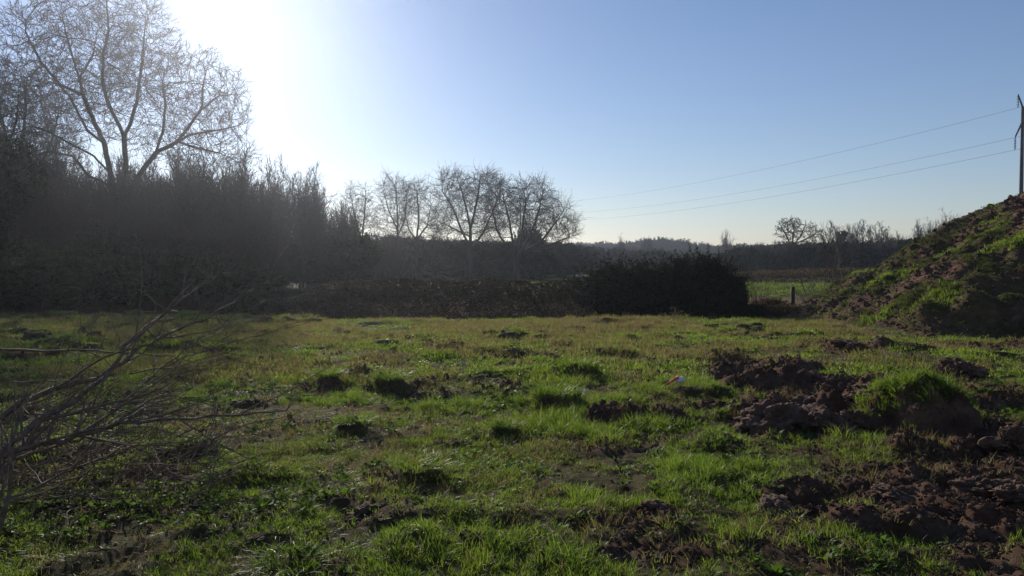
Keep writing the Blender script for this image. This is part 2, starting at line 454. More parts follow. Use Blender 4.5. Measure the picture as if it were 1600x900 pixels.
# ---- blade tufts
def tuft(nblades, hmin, hmax, width, spread, lean, seed, segs=3, flat=0.0):
    r = np.random.default_rng(seed)
    vs, fs = [], []
    for b in range(nblades):
        a = r.uniform(0, 2 * math.pi); rr = spread * math.sqrt(r.uniform())
        base = np.array([rr * math.cos(a), rr * math.sin(a), -0.015])
        la = a + r.normal(0, 0.9); L = r.uniform(hmin, hmax); ln = abs(r.normal(lean, lean * 0.6)) + 0.05
        dirv = np.array([math.cos(la), math.sin(la), 0]); wa = r.uniform(0, math.pi)
        wv = np.array([math.cos(wa), math.sin(wa), 0]) * width * r.uniform(0.7, 1.3) * 0.5
        p = base.copy(); th = ln * 0.3; n0 = len(vs)
        for s in range(segs + 1):
            t = s / segs; w = wv * (1 - t) ** 0.6
            if s == segs: vs.append(p.copy())
            else: vs.append(p - w); vs.append(p + w)
            p = p + (dirv * math.sin(th) + np.array([0, 0, math.cos(th)])) * L / segs
            th = min(th + ln * 1.5 / segs + flat / segs, 1.9)
        for s in range(segs - 1):
            k = n0 + 2 * s
            fs.append((k, k + 1, k + 3)); fs.append((k, k + 3, k + 2))
        k = n0 + 2 * (segs - 1); fs.append((k, k + 1, k + 2))
    return mesh_np('tuft', np.array(vs), np.array(fs), True)

def leafy(nl, lmin, lmax, wr, spread, up, seed):
    r = np.random.default_rng(seed); vs, fs = [], []
    for b in range(nl):
        a = r.uniform(0, 2 * math.pi); rr = spread * math.sqrt(r.uniform())
        base = np.array([rr * math.cos(a), rr * math.sin(a), -0.005])
        la = a + r.normal(0, 0.6); L = r.uniform(lmin, lmax); e = r.uniform(0.15, up)
        d1 = np.array([math.cos(la) * math.cos(e), math.sin(la) * math.cos(e), math.sin(e)])
        d2 = d1 * np.array([1, 1, 0.1]); side = np.array([-math.sin(la), math.cos(la), r.normal(0, 0.3)])
        m = base + d1 * L * 0.55 ; tip = m + d2 * L * 0.45; w = L * wr * 0.5
        q1 = base + d1 * L * 0.25
        n0 = len(vs)
        vs += [base, q1 - side * w * 0.7, q1 + side * w * 0.7, m - side * w, m + side * w, tip]
        fs += [(n0, n0 + 2, n0 + 1), (n0 + 1, n0 + 2, n0 + 4), (n0 + 1, n0 + 4, n0 + 3), (n0 + 3, n0 + 4, n0 + 5)]
    return mesh_np('leafy', np.array(vs), np.array(fs), True)

def clod_mesh(seed, sub=2, rough=0.35):
    import bmesh
    bm = bmesh.new(); bmesh.ops.create_icosphere(bm, subdivisions=sub, radius=1.0)
    me = bpy.data.meshes.new('clod'); bm.to_mesh(me); bm.free()
    n = len(me.vertices); v = np.zeros(n * 3, np.float32); me.vertices.foreach_get('co', v); v = v.reshape(-1, 3)
    q = 1 + rough * (fbm(v[:, 0] + seed * 3.1, v[:, 1] + v[:, 2] * 1.7, 1.1, 3, seed) * 1.6 + 0.6 * vnoise(v[:, 2] * 2 + v[:, 0], v[:, 1] * 2 - v[:, 0], 0.6, seed + 5))
    v = v * q[:, None]; v[:, 2] *= 0.7
    me.vertices.foreach_set('co', v.ravel()); me.update()
    return me

def with_mat(me, m):
    me.materials.append(m); return me

G_PRO = [('short', with_mat(tuft(30, 0.05, 0.10, 0.0050, 0.07, 0.55, 1), M_GRASS)),
         ('short', with_mat(tuft(34, 0.04, 0.085, 0.0055, 0.08, 0.8, 2), M_GRASS)),
         ('mid', with_mat(tuft(30, 0.07, 0.15, 0.0055, 0.06, 0.6, 3), M_GRASS)),
         ('long', with_mat(tuft(44, 0.10, 0.21, 0.0060, 0.07, 0.7, 4, 4), M_GRASS)),
         ('coarse', with_mat(tuft(22, 0.06, 0.13, 0.012, 0.11, 0.6, 5, 2), M_GRASS)),
         ('coarse', with_mat(tuft(22, 0.05, 0.10, 0.013, 0.12, 0.8, 6, 2), M_GRASS))]
D_PRO = [('dry', with_mat(tuft(22, 0.05, 0.16, 0.0040, 0.08, 0.9, 11), M_DRY)),
         ('dry', with_mat(tuft(24, 0.06, 0.14, 0.0035, 0.11, 1.4, 12, 3, 0.6), M_DRY)),
         ('drycoarse', with_mat(tuft(20, 0.07, 0.18, 0.009, 0.12, 0.8, 13, 2), M_DRY))]
W_PRO = [('clover', with_mat(leafy(24, 0.025, 0.05, 0.75, 0.09, 1.0, 21), M_WEED)),
         ('dock', with_mat(leafy(11, 0.07, 0.13, 0.36, 0.03, 1.15, 22), M_WEED)),
         ('plantain', with_mat(leafy(16, 0.05, 0.10, 0.3, 0.04, 1.2, 23), M_WEED))]
H_PRO = [('dull', with_mat(tuft(22, 0.06, 0.13, 0.012, 0.11, 0.8, 7, 2), M_DULL_SHADED)), ('dull', with_mat(tuft(22, 0.05, 0.10, 0.013, 0.12, 1.0, 8, 2), M_DULL_SHADED)), ('green', G_PRO[4][1])]
C_PRO = [('crumb', with_mat(clod_mesh(31, 2, 0.8), M_CLOD)), ('crumb', with_mat(clod_mesh(32, 2, 0.9), M_CLOD)), ('crumb', with_mat(clod_mesh(33, 2, 1.0), M_CLOD))]

def sample_fan(n, y0, y1, margin=1.24):
    """uniform over the ground between two distances inside the view fan"""
    y = np.sqrt(rng.uniform(y0 * y0, y1 * y1, n)); s = rng.uniform(-1, 1, n)
    return s * (0.665 * y * margin + 0.3), y

def ground_pts(bands):
    X, Y = [], []
    for (y0, y1, dens) in bands:
        area = (y1 ** 2 - y0 ** 2) * 0.82
        x, y = sample_fan(int(area * dens), y0, y1); X.append(x); Y.append(y)
    return np.concatenate(X), np.concatenate(Y)

def upright(n, tilt=0.25):
    return np.stack([rng.normal(0, tilt, n), rng.normal(0, tilt, n), rng.uniform(0, 6.283, n)], 1)

# green grass
x, y = ground_pts([(3.1, 7, 380), (7, 12, 230), (12, 19, 125), (19, 28.5, 80)])
D = dirt_mask(x, y); lz, ls = lump_h(x, y)
clump = fbm(x, y, 0.45, 3, 401)
lush = fbm(x, y, 2.2, 3, 411)
keep = rng.uniform(size=len(x)) < np.clip(1.03 - 1.05 * np.maximum(D, ls * 0.95), 0.0, 1) * np.clip(0.55 + 1.6 * clump + 0.6 * lush, 0.06, 1)
gu, gv = pxy(x, y)
keep &= rng.uniform(size=len(x)) > 0.8 * sstep(1.3, 0.5, ((gu - 860) / 200) ** 2 + ((gv - 508) / 13) ** 2)
keep &= rng.uniform(size=len(x)) > 0.25 * sstep(9, 16, y) * sstep(-0.1, 0.25, fbm(x, y, 3.0, 3, 425))
keep &= mound_h(x, y) < 0.02
x, y, clump, lush = x[keep], y[keep], clump[keep], lush[keep]
for (cx, cy, rx, ry, h, k_) in [w for w in LW if w[4] > 0.3 and w[5] == 'g']:
    m = 420; hx_ = cx + rx * rng.normal(0, 0.5, m); hy_ = cy + ry * (0.35 + rng.normal(0, 0.45, m))
    x = np.concatenate([x, hx_]); y = np.concatenate([y, hy_]); clump = np.concatenate([clump, np.full(m, 0.35)]); lush = np.concatenate([lush, np.full(m, 0.4)])
n = len(x)
hs = np.clip(0.42 + 0.75 * clump + 0.4 * lush, 0.22, 0.95) * rng.uniform(0.65, 1.25, n) * (0.8 + 0.2 * sstep(4, 9, y))
far = y > 11
pi_ = np.where(far, rng.integers(4, 6, n), np.where(hs > 0.85, rng.integers(2, 4, n), rng.integers(0, 3, n)))
gx = np.where(far, 1.15, 1.0)
scatter('grass', np.stack([x, y, H(x, y)], 1), upright(n), np.stack([gx, gx, hs], 1), pi_, G_PRO,
        'short uneven green grass covering most of the field', 'grass')
NG = n
# dry grass
x, y = ground_pts([(3.1, 7, 110), (7, 12, 90), (12, 19, 75), (19, 28.5, 70)])
D = dirt_mask(x, y); lz, ls = lump_h(x, y); u, v = pxy(x, y)
dry = 1.3 * fbm(x, y, 1.6, 3, 421) + 0.18 * sstep(9, 16, y) * sstep(-0.05, 0.25, fbm(x, y, 3.0, 3, 425)) + 0.5 * sstep(0.1, 0.5, D) * sstep(1.0, 0.6, D)
dry += 0.22 * D * sstep(9, 7, y)
dry += 1.6 * sstep(1.3, 0.5, ((u - 860) / 200) ** 2 + ((v - 508) / 13) ** 2) + 0.35 * sstep(1.2, 0.4, ((u - 420) / 200) ** 2 + ((v - 560) / 50) ** 2)
keep = (rng.uniform(size=len(x)) < np.clip(dry * 1.7 + 0.16, 0, 1) * np.clip(1.15 - D * 0.55, 0, 1)) & (mound_h(x, y) < 0.05)
x, y = x[keep], y[keep]; n = len(x)
pi_ = np.where(y > 11, 2, rng.integers(0, 2, n)); hs = rng.uniform(0.4, 1.1, n)
scatter('dry_grass', np.stack([x, y, H(x, y)], 1), upright(n, 0.35), np.stack([hs * 0 + 1, hs * 0 + 1, hs], 1), pi_, D_PRO,
        'straw coloured dead grass mixed through the turf', 'dry grass')
# weeds
x, y = ground_pts([(3.1, 7, 60), (7, 12, 34), (12, 20, 12)])
D = dirt_mask(x, y); wd = fbm(x, y, 1.1, 3, 431) + 0.15 * sstep(2, -3, x)
keep = (rng.uniform(size=len(x)) < np.clip(0.05 + 2.4 * wd, 0, 1) * np.clip(1 - D * 1.3, 0, 1)) & (mound_h(x, y) < 0.02)
x, y = x[keep], y[keep]; n = len(x); sc = rng.uniform(0.5, 0.95, n)
scatter('weeds', np.stack([x, y, H(x, y) + 0.015], 1), upright(n, 0.2), np.stack([sc, sc, sc], 1), rng.integers(0, 3, n), W_PRO,
        'low broad leaved weeds growing among the grass', 'weeds')
# crumbs of soil
x, y = ground_pts([(3.1, 7, 600), (7, 12, 240), (12, 19, 80)])
D = dirt_mask(x, y); lz, ls = lump_h(x, y)
keep = (rng.uniform(size=len(x)) < np.clip(np.maximum(D, ls) * 1.2 - 0.1, 0.06, 1)) & (mound_h(x, y) < 0.3)
x, y = x[keep], y[keep]; n = len(x); sc = 0.006 + (0.012 + 0.03 * sstep(6, 9, y)) * rng.uniform(size=n) ** 7 + 0.0009 * y
scatter('soil_crumbs', np.stack([x, y, H(x, y) + sc * 0.25], 1), rng.uniform(0, 6.28, (n, 3)), np.stack([sc, sc * rng.uniform(0.7, 1.2, n), sc * 0.8], 1),
        rng.integers(0, 3, n), C_PRO, 'crumbled brown soil lying on the churned ground', 'soil')

# large clods of earth, each its own object
def big_clod(seed):
    me = clod_mesh(seed, 5, 0.0)
    n = len(me.vertices); v = np.zeros(n * 3, np.float32); me.vertices.foreach_get('co', v); v = v.reshape(-1, 3).astype(float)
    v[:, 2] /= 0.7
    wv = v + 0.35 * np.stack([vnoise3(v, 0.5, seed + 9), vnoise3(v, 0.5, seed + 10), vnoise3(v, 0.5, seed + 11)], 1)
    r = 0.86 + 0.95 * vnoise3(wv, 0.75, seed) + 0.55 * vnoise3(wv, 0.36, seed + 1) + 0.34 * vnoise3(wv, 0.17, seed + 2) + 0.22 * vnoise3(wv, 0.085, seed + 3) + 0.10 * vnoise3(v, 0.045, seed + 4)
    v *= r[:, None]
    me.vertices.foreach_set('co', v.astype(np.float32).ravel()); me.polygons.foreach_set('use_smooth', np.ones(len(me.polygons), bool)); me.update()
    return with_mat(me, M_CLOD)
BC = [big_clod(900 + i * 7) for i in range(4)]
CLODS = [(1212, 676, 60, 44, 'large reddish clod at the front left of the churned soil'), (1290, 678, 60, 36, 'dark clod in shade beside the large reddish clod'), (1340, 672, 40, 40, 'upright clod in the middle of the churned soil'),
         (1385, 662, 52, 30, 'broad crumbly clod left of the grassy hump'), (1262, 640, 40, 26, 'clod behind the large reddish one'), (1500, 594, 40, 26, 'dark clod alone in the grass before the soil heap'),
         (1585, 716, 48, 46, 'big brown clod at the right edge of the photo'), (1535, 775, 48, 34, 'dark clod below the big one at the right edge'), (1215, 808, 48, 26, 'dark clod in the grass at lower right of centre'),
         (1330, 553, 40, 15, 'low flat clod nearest the foot of the soil heap'), (570, 818, 42, 26, 'dark clod with grass behind it in the lower left of centre'), (1590, 790, 40, 30, 'clod cut by the right edge below the dark clod'),
         (1400, 790, 36, 18, 'small clod on the bare patch at lower right'), (1030, 812, 36, 18, 'small clod on the bare patch right of centre at the bottom'), (1320, 632, 34, 20, 'small clod at the back of the churned soil')]
for i, (px, py, hw, hh, lb) in enumerate(CLODS):
    d = gd(py); rx = hw * d / F; h = hh * d / F; ry = rx * 0.8
    cx, cy_ = (px - 800) / F * (d + ry * 0.8), d + ry * 0.8
    o = obj('soil_clod', BC[i % 4], None, None, (cx, cy_, float(H(cx, cy_)) + h * 0.22)); o.scale = (rx * 0.9, ry * 0.85, h * 0.66); o.rotation_euler = (0.1, -0.1, i * 1.7)
    tag(o, lb, 'clod of earth', 'large clods turned up in the field')
# tussocks
TU = [with_mat(tuft(420, 0.10, 0.24, 0.006, 0.17, 0.75, 41 + i, 3), M_GRASS) for i in range(2)]
TD = [with_mat(tuft(320, 0.12, 0.26, 0.004, 0.16, 0.8, 51, 3), M_DRY)]
for i, (px, py, s_, k, lb) in enumerate([(550, 674, 1.0, 0, 'dark grass tussock standing alone left of centre'), (512, 597, 1.1, 0, 'tussock beside the pale muddy patch at left'), (790, 676, 0.8, 0, 'small dark tussock just right of centre of the field'),
        (870, 630, 1.5, 0, 'widest dark tussock, beside a muddy strip in mid field'), (905, 585, 1.5, 0, 'tussock behind the widest one, further off'), (612, 606, 1.2, 0, 'low tussock between the muddy patch and mid field'),
        (650, 758, 1.1, 0, 'dark tussock in the near grass below the field centre'), (1448, 632, 2.0, 0, 'grass crowning the shaded hump in the churned soil'), (410, 628, 0.9, 1, 'straw coloured tussock at the tip of the thorny branch'),
        (500, 728, 0.8, 1, 'brown dry tussock in the near grass at left'), (755, 655, 0.7, 1, 'small pale dry tussock near the field centre'), (450, 890, 1.0, 0, 'yellowish green tussock at the bottom edge'), (1350, 715, 1.1, 0, 'bright tussock just below the churned soil'),
        (1180, 745, 1.0, 0, 'dark green tussock by the pale stick'), (640, 535, 1.3, 0, 'far tussock in the upper left of the field')]):
    d = gd(py); x0 = (px - 800) / F * d
    sh = s_ * (0.75 if py > 640 else 0.95)
    o = obj('grass_tussock', (TU[i % 2] if k == 0 else TD[0]), None, None, (x0, d, float(H(x0, d)) - 0.01)); o.scale = (s_ * 1.15, s_ * 1.15, sh * 0.62); o.rotation_euler = (0, 0, i * 1.3)
    tag(o, lb, 'grass tussock', 'tussocks standing out in the field')
# on the heap
n = 60000
x = rng.uniform(9, 19, n); y = rng.uniform(15, 33, n); mz = mound_h(x, y)
ok = (mz > 0.0) & (x < 0.70 * y + 0.4); T = mound_turf(x, y)
gk = ok & (rng.uniform(size=n) < T * np.clip(0.55 + 1.6 * fbm(x, y, 0.6, 3, 441), 0.05, 1) * 0.75)
gx_, gy_, gz_ = x[gk], y[gk], mz[gk]; m = len(gx_); hs = rng.uniform(0.2, 0.65, m)
scatter('grass', np.stack([gx_, gy_, gz_], 1) - np.array([12, 20, 0]), upright(m), np.stack([hs * 0 + 1.1, hs * 0 + 1.1, hs], 1), np.where(vnoise(gx_, gy_, 1.2, 77) > 0.14, 2, rng.integers(0, 2, m)), H_PRO, '', '', heap)
ck = ok & (rng.uniform(size=n) < 0.3)
cx_, cy_, cz_ = x[ck], y[ck], mz[ck]; m = len(cx_); sc = 0.018 + 0.07 * rng.uniform(size=m) ** 5
scatter('soil_lumps', np.stack([cx_, cy_, cz_], 1) - np.array([12, 20, 0]), rng.uniform(0, 6.28, (m, 3)), np.stack([sc, sc * rng.uniform(0.7, 1.2, m), sc * 0.8], 1), rng.integers(0, 3, m), C_PRO, '', '', heap)
# long grass clumps on the heap
n = 420
cl = np.array([at(1560, 400, 21.5), at(1440, 448, 20.4), at(1475, 455, 20.2), at(1590, 395, 21.0), at(1375, 470, 21.5), at(1400, 410, 24.5)])
wch = rng.integers(0, len(cl), n)
x = cl[wch, 0] + rng.normal(0, 0.22, n); y = cl[wch, 1] + rng.normal(0, 0.25, n); z = mound_h(x, y); hs = rng.uniform(0.6, 1.3, n)
scatter('long_grass', np.stack([x, y, z], 1) - np.array([12, 20, 0]), upright(n), np.stack([hs, hs, hs * 1.1], 1), np.full(n, 4), G_PRO, '', '', heap)
# beyond the hedge
n = 9000
y = np.sqrt(rng.uniform(33 ** 2, 74 ** 2, n)); x = rng.uniform(0.0, 0.55, n) * y
keep = rng.uniform(size=n) < sstep(42, 47, y + 2 * fbm(x, y, 2, 3, 5)) * 0.9 + 0.06
x, y = x[keep], y[keep]; n = len(x); s1 = rng.uniform(1.5, 2.6, n)
scatter('meadow_grass', np.stack([x, y, H(x, y)], 1), upright(n), np.stack([s1, s1, s1 * 0.8], 1), rng.integers(0, 3, n), H_PRO,
        'bright green meadow grass beyond the hedge', 'grass')

# ------------------------------------------------------------------ trees
def tubes(P, par, R, sides, sel, main):
    """tubes for the edges sel (child index); rings share position and frame along the main line"""
    Dv = P - P[par]; Ln = np.linalg.norm(Dv, axis=1, keepdims=True); Dv = Dv / np.maximum(Ln, 1e-6)
    Dv[par == np.arange(len(P))] = (0, 0, 1)
    c = np.asarray(sel); p = par[c]
    mc = main[c]
    rt = par[p] == p
    dA = np.where((mc & ~rt)[:, None], Dv[p], Dv[c]); rA = np.where(mc, R[p], np.minimum(R[c] * 1.15, R[p])); dB = Dv[c]; rB = R[c]
    def ring(c0, d, r):
        ref = np.tile(np.array([[0.31, 0.93, 0.17]]), (len(d), 1))
        u = np.cross(d, ref); u /= np.maximum(np.linalg.norm(u, axis=1, keepdims=True), 1e-5); w = np.cross(d, u)
        a = np.arange(sides) * 2 * math.pi / sides
        return c0[:, None, :] + r[:, None, None] * (u[:, None, :] * np.cos(a)[None, :, None] + w[:, None, :] * np.sin(a)[None, :, None])
    A = ring(P[p], dA, rA); B = ring(P[c], dB, rB)
    V = np.concatenate([A, B], 1).reshape(-1, 3); m = len(c)
    k = np.arange(sides); k2 = (k + 1) % sides
    q = np.stack([k, k2, k2 + sides, k + sides], 1)
    Fq = (np.arange(m) * 2 * sides)[:, None, None] + q[None]
    return V, Fq.reshape(-1, 4)

def radii(P, par, tip, power=2.4):
    n = len(P); acc = np.zeros(n); R = np.zeros(n)
    nch = np.bincount(par[1:], minlength=n)
    for i in range(n - 1, -1, -1):
        R[i] = tip if acc[i] == 0 else acc[i] ** (1 / power)
        if par[i] != i: acc[par[i]] += R[i] ** power
    main = np.zeros(n, bool); best = np.full(n, -1)
    for i in range(n):
        p = par[i]
        if p == i: continue
        if best[p] < 0 or R[i] > R[best[p]]: best[p] = i
    main[best[best >= 0]] = True
    return R, main

def colonize(P, par, att, step, infl, kill, iters, r, up=0.05, jit=0.15, minz=-1e9, mom=0.35):
    P = list(map(np.array, P)); par = list(par)
    att = att.copy(); PA = np.array(P)
    dist = np.full(len(att), 1e9); near = np.zeros(len(att), int)
    new0 = 0
    kids = {}
    for it in range(iters):
        if len(att) == 0: break
        for s in range(new0, len(P), 400):
            blk = np.array(P[s:s + 400])
            dd = ((att[:, None, :] - blk[None]) ** 2).sum(2)
            j = dd.argmin(1); dm = np.sqrt(dd[np.arange(len(att)), j]); b = dm < dist
            dist[b] = dm[b]; near[b] = s + j[b]
        ka = dist > kill; att, dist, near = att[ka], dist[ka], near[ka]
        new0 = len(P)
        act = dist < infl
        if not act.any():
            act = dist < dist.min() + 0.5 if len(dist) else act
            if not act.any(): break
        nn = near[act]; PAr = np.array(P); dv = att[act] - PAr[nn]; dv /= np.linalg.norm(dv, axis=1, keepdims=True)
        acc = np.zeros((len(P), 3)); np.add.at(acc, nn, dv)
        us = np.unique(nn)
        for i in us:
            if kids.get(i, 0) >= 3: 
                continue
            d = acc[i]; L = np.linalg.norm(d)
            if L < 1e-3: d = r.normal(size=3); L = np.linalg.norm(d)
            pd = PAr[i] - PAr[par[i]]; pl = np.linalg.norm(pd)
            if pl > 1e-6: pd = pd / pl
            d = d / L * (1 - mom) + pd * mom + r.normal(0, jit, 3) + np.array([0, 0, up]); d /= np.linalg.norm(d)
            q = PAr[i] + d * step
            if q[2] < minz: continue
            P.append(q); par.append(int(i)); kids[i] = kids.get(i, 0) + 1
        if len(P) == new0: break
    return np.array(P), np.array(par)

def ellipsoid_pts(r, n, c, rad, shell=0.0):
    d = r.normal(size=(n, 3)); d /= np.linalg.norm(d, axis=1, keepdims=True)
    q = (shell ** 3 + (1 - shell ** 3) * r.uniform(size=n)) ** (1 / 3)
    return np.array(c) + d * q[:, None] * np.array(rad)

def twig_edges(P, par, R, r, rmax, per, L0, L1, sub=2, up=0.35):
    """extra twigs on thin wood; vectorised, each twig 2 segments plus sub-twigs of one"""
    Dv = P - P[par]; Dv /= np.maximum(np.linalg.norm(Dv, axis=1, keepdims=True), 1e-6)
    host = np.repeat(np.nonzero(R < rmax)[0], per); m = len(host)
    d = Dv[host] * 1.0 + r.normal(0, 0.55, (m, 3)) + np.array([0, 0, up]); d /= np.linalg.norm(d, axis=1, keepdims=True)
    L = r.uniform(L0, L1, m)[:, None]
    a = P[host] + d * L * 0.5
    d2 = d + r.normal(0, 0.35, (m, 3)) + np.array([0, 0, up * 0.4]); d2 /= np.linalg.norm(d2, axis=1, keepdims=True)
    b = a + d2 * L * 0.5
    n0 = len(P)
    NP = [P, a, b]; NR = [par, host, n0 + np.arange(m)]
    cnt = n0 + 2 * m
    for s in range(sub):
        base = a if s % 2 == 0 else b; bi = n0 + (0 if s % 2 == 0 else m) + np.arange(m)
        d3 = d2 + r.normal(0, 0.5, (m, 3)); d3 /= np.linalg.norm(d3, axis=1, keepdims=True)
        NP.append(base + d3 * L * r.uniform(0.3, 0.6, m)[:, None]); NR.append(bi); cnt += m
    return np.concatenate(NP), np.concatenate(NR)

def make_tree_meshes(limbs, clouds, natt, step, infl, kill, tip, seed, iters=90, twr=0.02, twn=1, tl=(0.4, 0.9), sub=2, thick=0.035, power=2.4, flare=1.3, tw_r=0.008, jit=0.09):
    """limbs: list of (list of points, index of limb it leaves, node index) in metres, first starts at the ground"""
    r = np.random.default_rng(seed)
    P, par = [], []
    ends = []
    for (pts, src) in limbs:
        pts = [np.array(q, float) for q in pts]
        if src is None: last = len(P); P.append(pts[0]); par.append(last)
        else:
            PA = np.array(P); last = int(((PA - pts[0]) ** 2).sum(1).argmin())
        for q in pts[1:]:
            a = P[last]; Ld = np.linalg.norm(q - a); k = max(1, int(Ld / step))
            for i in range(1, k + 1):
                P.append(a + (q - a) * i / k + (r.normal(0, 0.05 * step, 3) if i < k else 0)); par.append(last); last = len(P) - 1
    att = np.concatenate([ellipsoid_pts(r, int(natt * w), c, rad, sh) for (c, rad, w, sh) in clouds])
    a1 = att[r.uniform(size=len(att)) < 0.05]
    P, par = colonize(P, par, a1, step * 1.1, 9.0, kill * 2.2, 60, r, jit=0.22, mom=0.5, up=0.02)
    P, par = colonize(P, par, att, step, infl, kill, iters, r, jit=jit)
    R, main = radii(P, par, tip, power)
    zr = P[:, 2] - P[0, 2]
    R = R * (1 + flare * np.exp(-zr / 0.4) * 0.5)
    n0 = len(P)
    P2, par2 = twig_edges(P, par, R, r, twr, twn, tl[0], tl[1], sub)
    R2 = np.concatenate([R, np.full(len(P2) - n0, tw_r)])
    # thin the last segments
    main2 = np.concatenate([main, np.zeros(len(P2) - n0, bool)])
    e = np.nonzero(par2 != np.arange(len(P2)))[0]
    tk = e[R2[e] > thick]; th = e[R2[e] <= thick]
    V1, F1 = tubes(P2, par2, R2, 8, tk, main2); V2, F2 = tubes(P2, par2, R2, 3, th, main2)
    return with_mat(mesh_np('trunk', V1, F1, True), M_BARK), with_mat(mesh_np('crown', V2, F2, False), M_TWIG), len(P2)

def tree_obj(name, meshes, loc, label, group=None, cat='tree', rz=0, sc=(1, 1, 1), stem='trunk'):
    t = empty(name, loc); t.rotation_euler = (0, 0, rz); t.scale = sc
    tag(t, label, cat, group)
    obj(stem, meshes[0], None, t); obj('crown', meshes[1], None, t)
    return t

def px_limb(pts, D, base, depth0=0.0, depth1=0.0):
    out = []
    for i, (a, b) in enumerate(pts):
        t = i / max(1, len(pts) - 1); dd = D + depth0 + (depth1 - depth0) * t
        out.append(at(a, b, dd) - base)
    return out

def px_cloud(cx, cy, rx, ry, depth, w, D, base, off=0.0, shell=0.0):
    c = at(cx, cy, D + off) - base
    return (c, (rx * D / F, depth, ry * D / F), w, shell)

# the big oak at left
D0 = 50.0
b0 = np.array([(188 - 800) / F * D0, D0, -0.3])
z0 = at(188, 330, D0)
lim = [(px_limb([(190, 462), (189, 400), (186, 330)], D0, b0), None),
       (px_limb([(186, 330), (175, 272), (166, 225), (146, 180), (134, 150), (129, 125), (116, 80), (108, 50), (102, 20), (100, 5)], D0, b0, 0, 1.5), 0),
       (px_limb([(186, 330), (200, 285), (199, 250), (197, 215)], D0, b0, 0, -1), 0),
       (px_limb([(197, 215), (186, 190), (172, 160), (165, 130), (166, 90), (176, 50), (172, 0)], D0, b0, -1, -3), 0),
       (px_limb([(197, 215), (207, 195), (218, 160), (221, 138), (227, 100), (230, 60), (236, 10)], D0, b0, -1, 2), 0),
       (px_limb([(186, 330), (212, 285), (228, 262), (246, 240), (280, 222), (300, 196), (318, 172), (345, 152), (372, 150)], D0, b0, 0, 1), 0),
       (px_limb([(318, 172), (321, 135), (330, 95)], D0, b0, 1, 2), 0),
       (px_limb([(280, 222), (310, 232), (345, 240), (382, 258)], D0, b0, 0.5, -1), 0),
       (px_limb([(280, 222), (300, 212), (340, 205), (385, 195)], D0, b0, 0.5, 3), 0),
       (px_limb([(246, 240), (258, 205), (262, 165), (258, 130)], D0, b0, 0.5, -2), 0),
       (px_limb([(175, 272), (150, 245), (118, 228), (82, 208), (48, 195)], D0, b0, 0, -3), 0),
       (px_limb([(166, 225), (140, 205), (112, 150), (85, 125), (55, 110)], D0, b0, 0, 3), 0),
       (px_limb([(178, 290), (140, 275), (118, 245), (80, 238), (40, 250)], D0, b0, 0, 2), 0),
       (px_limb([(134, 150), (100, 135), (70, 100), (50, 60)], D0, b0, 1, -2), 0),
       (px_limb([(129, 125), (150, 90), (160, 40)], D0, b0, 1, 3), 0)]
cl = [px_cloud(128, 92, 104, 96, 5.5, 0.40, D0, b0, 0, 0.25), px_cloud(218, 72, 58, 84, 4.5, 0.18, D0, b0, 0, 0.2), px_cloud(318, 165, 72, 85, 4.5, 0.2, D0, b0, 0.5, 0.2),
      px_cloud(55, 190, 70, 75, 4.5, 0.14, D0, b0, 0, 0.2), px_cloud(310, 238, 95, 32, 3, 0.08, D0, b0), px_cloud(190, 160, 90, 70, 5, 0.1, D0, b0)]
tm = make_tree_meshes(lim, cl, 7200, 0.30, 2.6, 0.50, 0.0125, 101, 120, twr=0.022, twn=2, tl=(0.45, 1.1), sub=1, thick=0.05, tw_r=0.010, power=2.38)
print('oak', tm[2])
tree_obj('oak_tree', tm[:2], b0, 'largest bare oak, three stems spreading wide under the sun at upper left')

# the row of bare trees in the middle
D1 = 78.0
def midtree(name, pxb, limbs, clouds, natt, seed, label, D=D1, tip=0.019, **kw):
    b = np.array([(pxb - 800) / F * D, D, -0.3])
    ll = [(px_limb(l, D, b, d0, d1), None if i == 0 else 0) for i, (l, d0, d1) in enumerate(limbs)]
    cc = [px_cloud(c[0], c[1], c[2], c[3], c[4], c[5], D, b, 0, 0.12) for c in clouds]
    m = make_tree_meshes(ll, cc, natt, 0.30, 2.4, 0.62, tip, seed, 90, **kw)
    print(name, pxb, m[2])
    return tree_obj(name, m[:2], b, label)
kw = dict(twr=0.034, twn=3, tl=(0.5, 1.2), sub=2, thick=0.06, tw_r=0.0095, power=2.2)
midtree('oak_tree', 808, [([(808, 440), (807, 405)], 0, 0), ([(807, 405), (790, 385), (776, 358), (770, 330), (762, 310)], 0, -2), ([(807, 405), (800, 372), (796, 345), (788, 315), (785, 295)], 0, 2),
        ([(807, 405), (815, 372), (818, 340), (822, 310)], 0, -1), ([(807, 405), (826, 372), (840, 338), (848, 300)], 0, 1), ([(807, 400), (845, 378), (868, 348), (884, 325)], 0, -1),
        ([(815, 392), (850, 386), (880, 374), (898, 368)], 0, 1)],
        [(788, 322, 34, 44, 3.6, 0.3), (832, 328, 42, 50, 4.2, 0.38), (872, 354, 34, 34, 3.2, 0.22), (774, 366, 26, 22, 2.5, 0.12)], 2800, 111, 'broad bare oak at the right end of the row, short thick trunk', **kw)
midtree('oak_tree', 735, [([(735, 440), (735, 390), (735, 360)], 0, 0), ([(735, 385), (722, 362), (712, 335), (700, 310), (692, 300)], 0, -1), ([(735, 360), (730, 330), (722, 300), (715, 280)], 0, 1),
        ([(735, 360), (742, 330), (748, 300), (750, 280)], 0, -1), ([(735, 390), (755, 365), (768, 335), (780, 305)], 0, 1), ([(735, 370), (715, 360), (695, 350), (680, 345)], 0, 1)],
        [(712, 306, 36, 40, 3.4, 0.35), (756, 300, 32, 34, 3.2, 0.3), (733, 350, 60, 28, 3.6, 0.27), (690, 345, 20, 26, 2, 0.1)], 2400, 112, 'tall bare oak with a rounded crown, second from the right of the row', **kw)
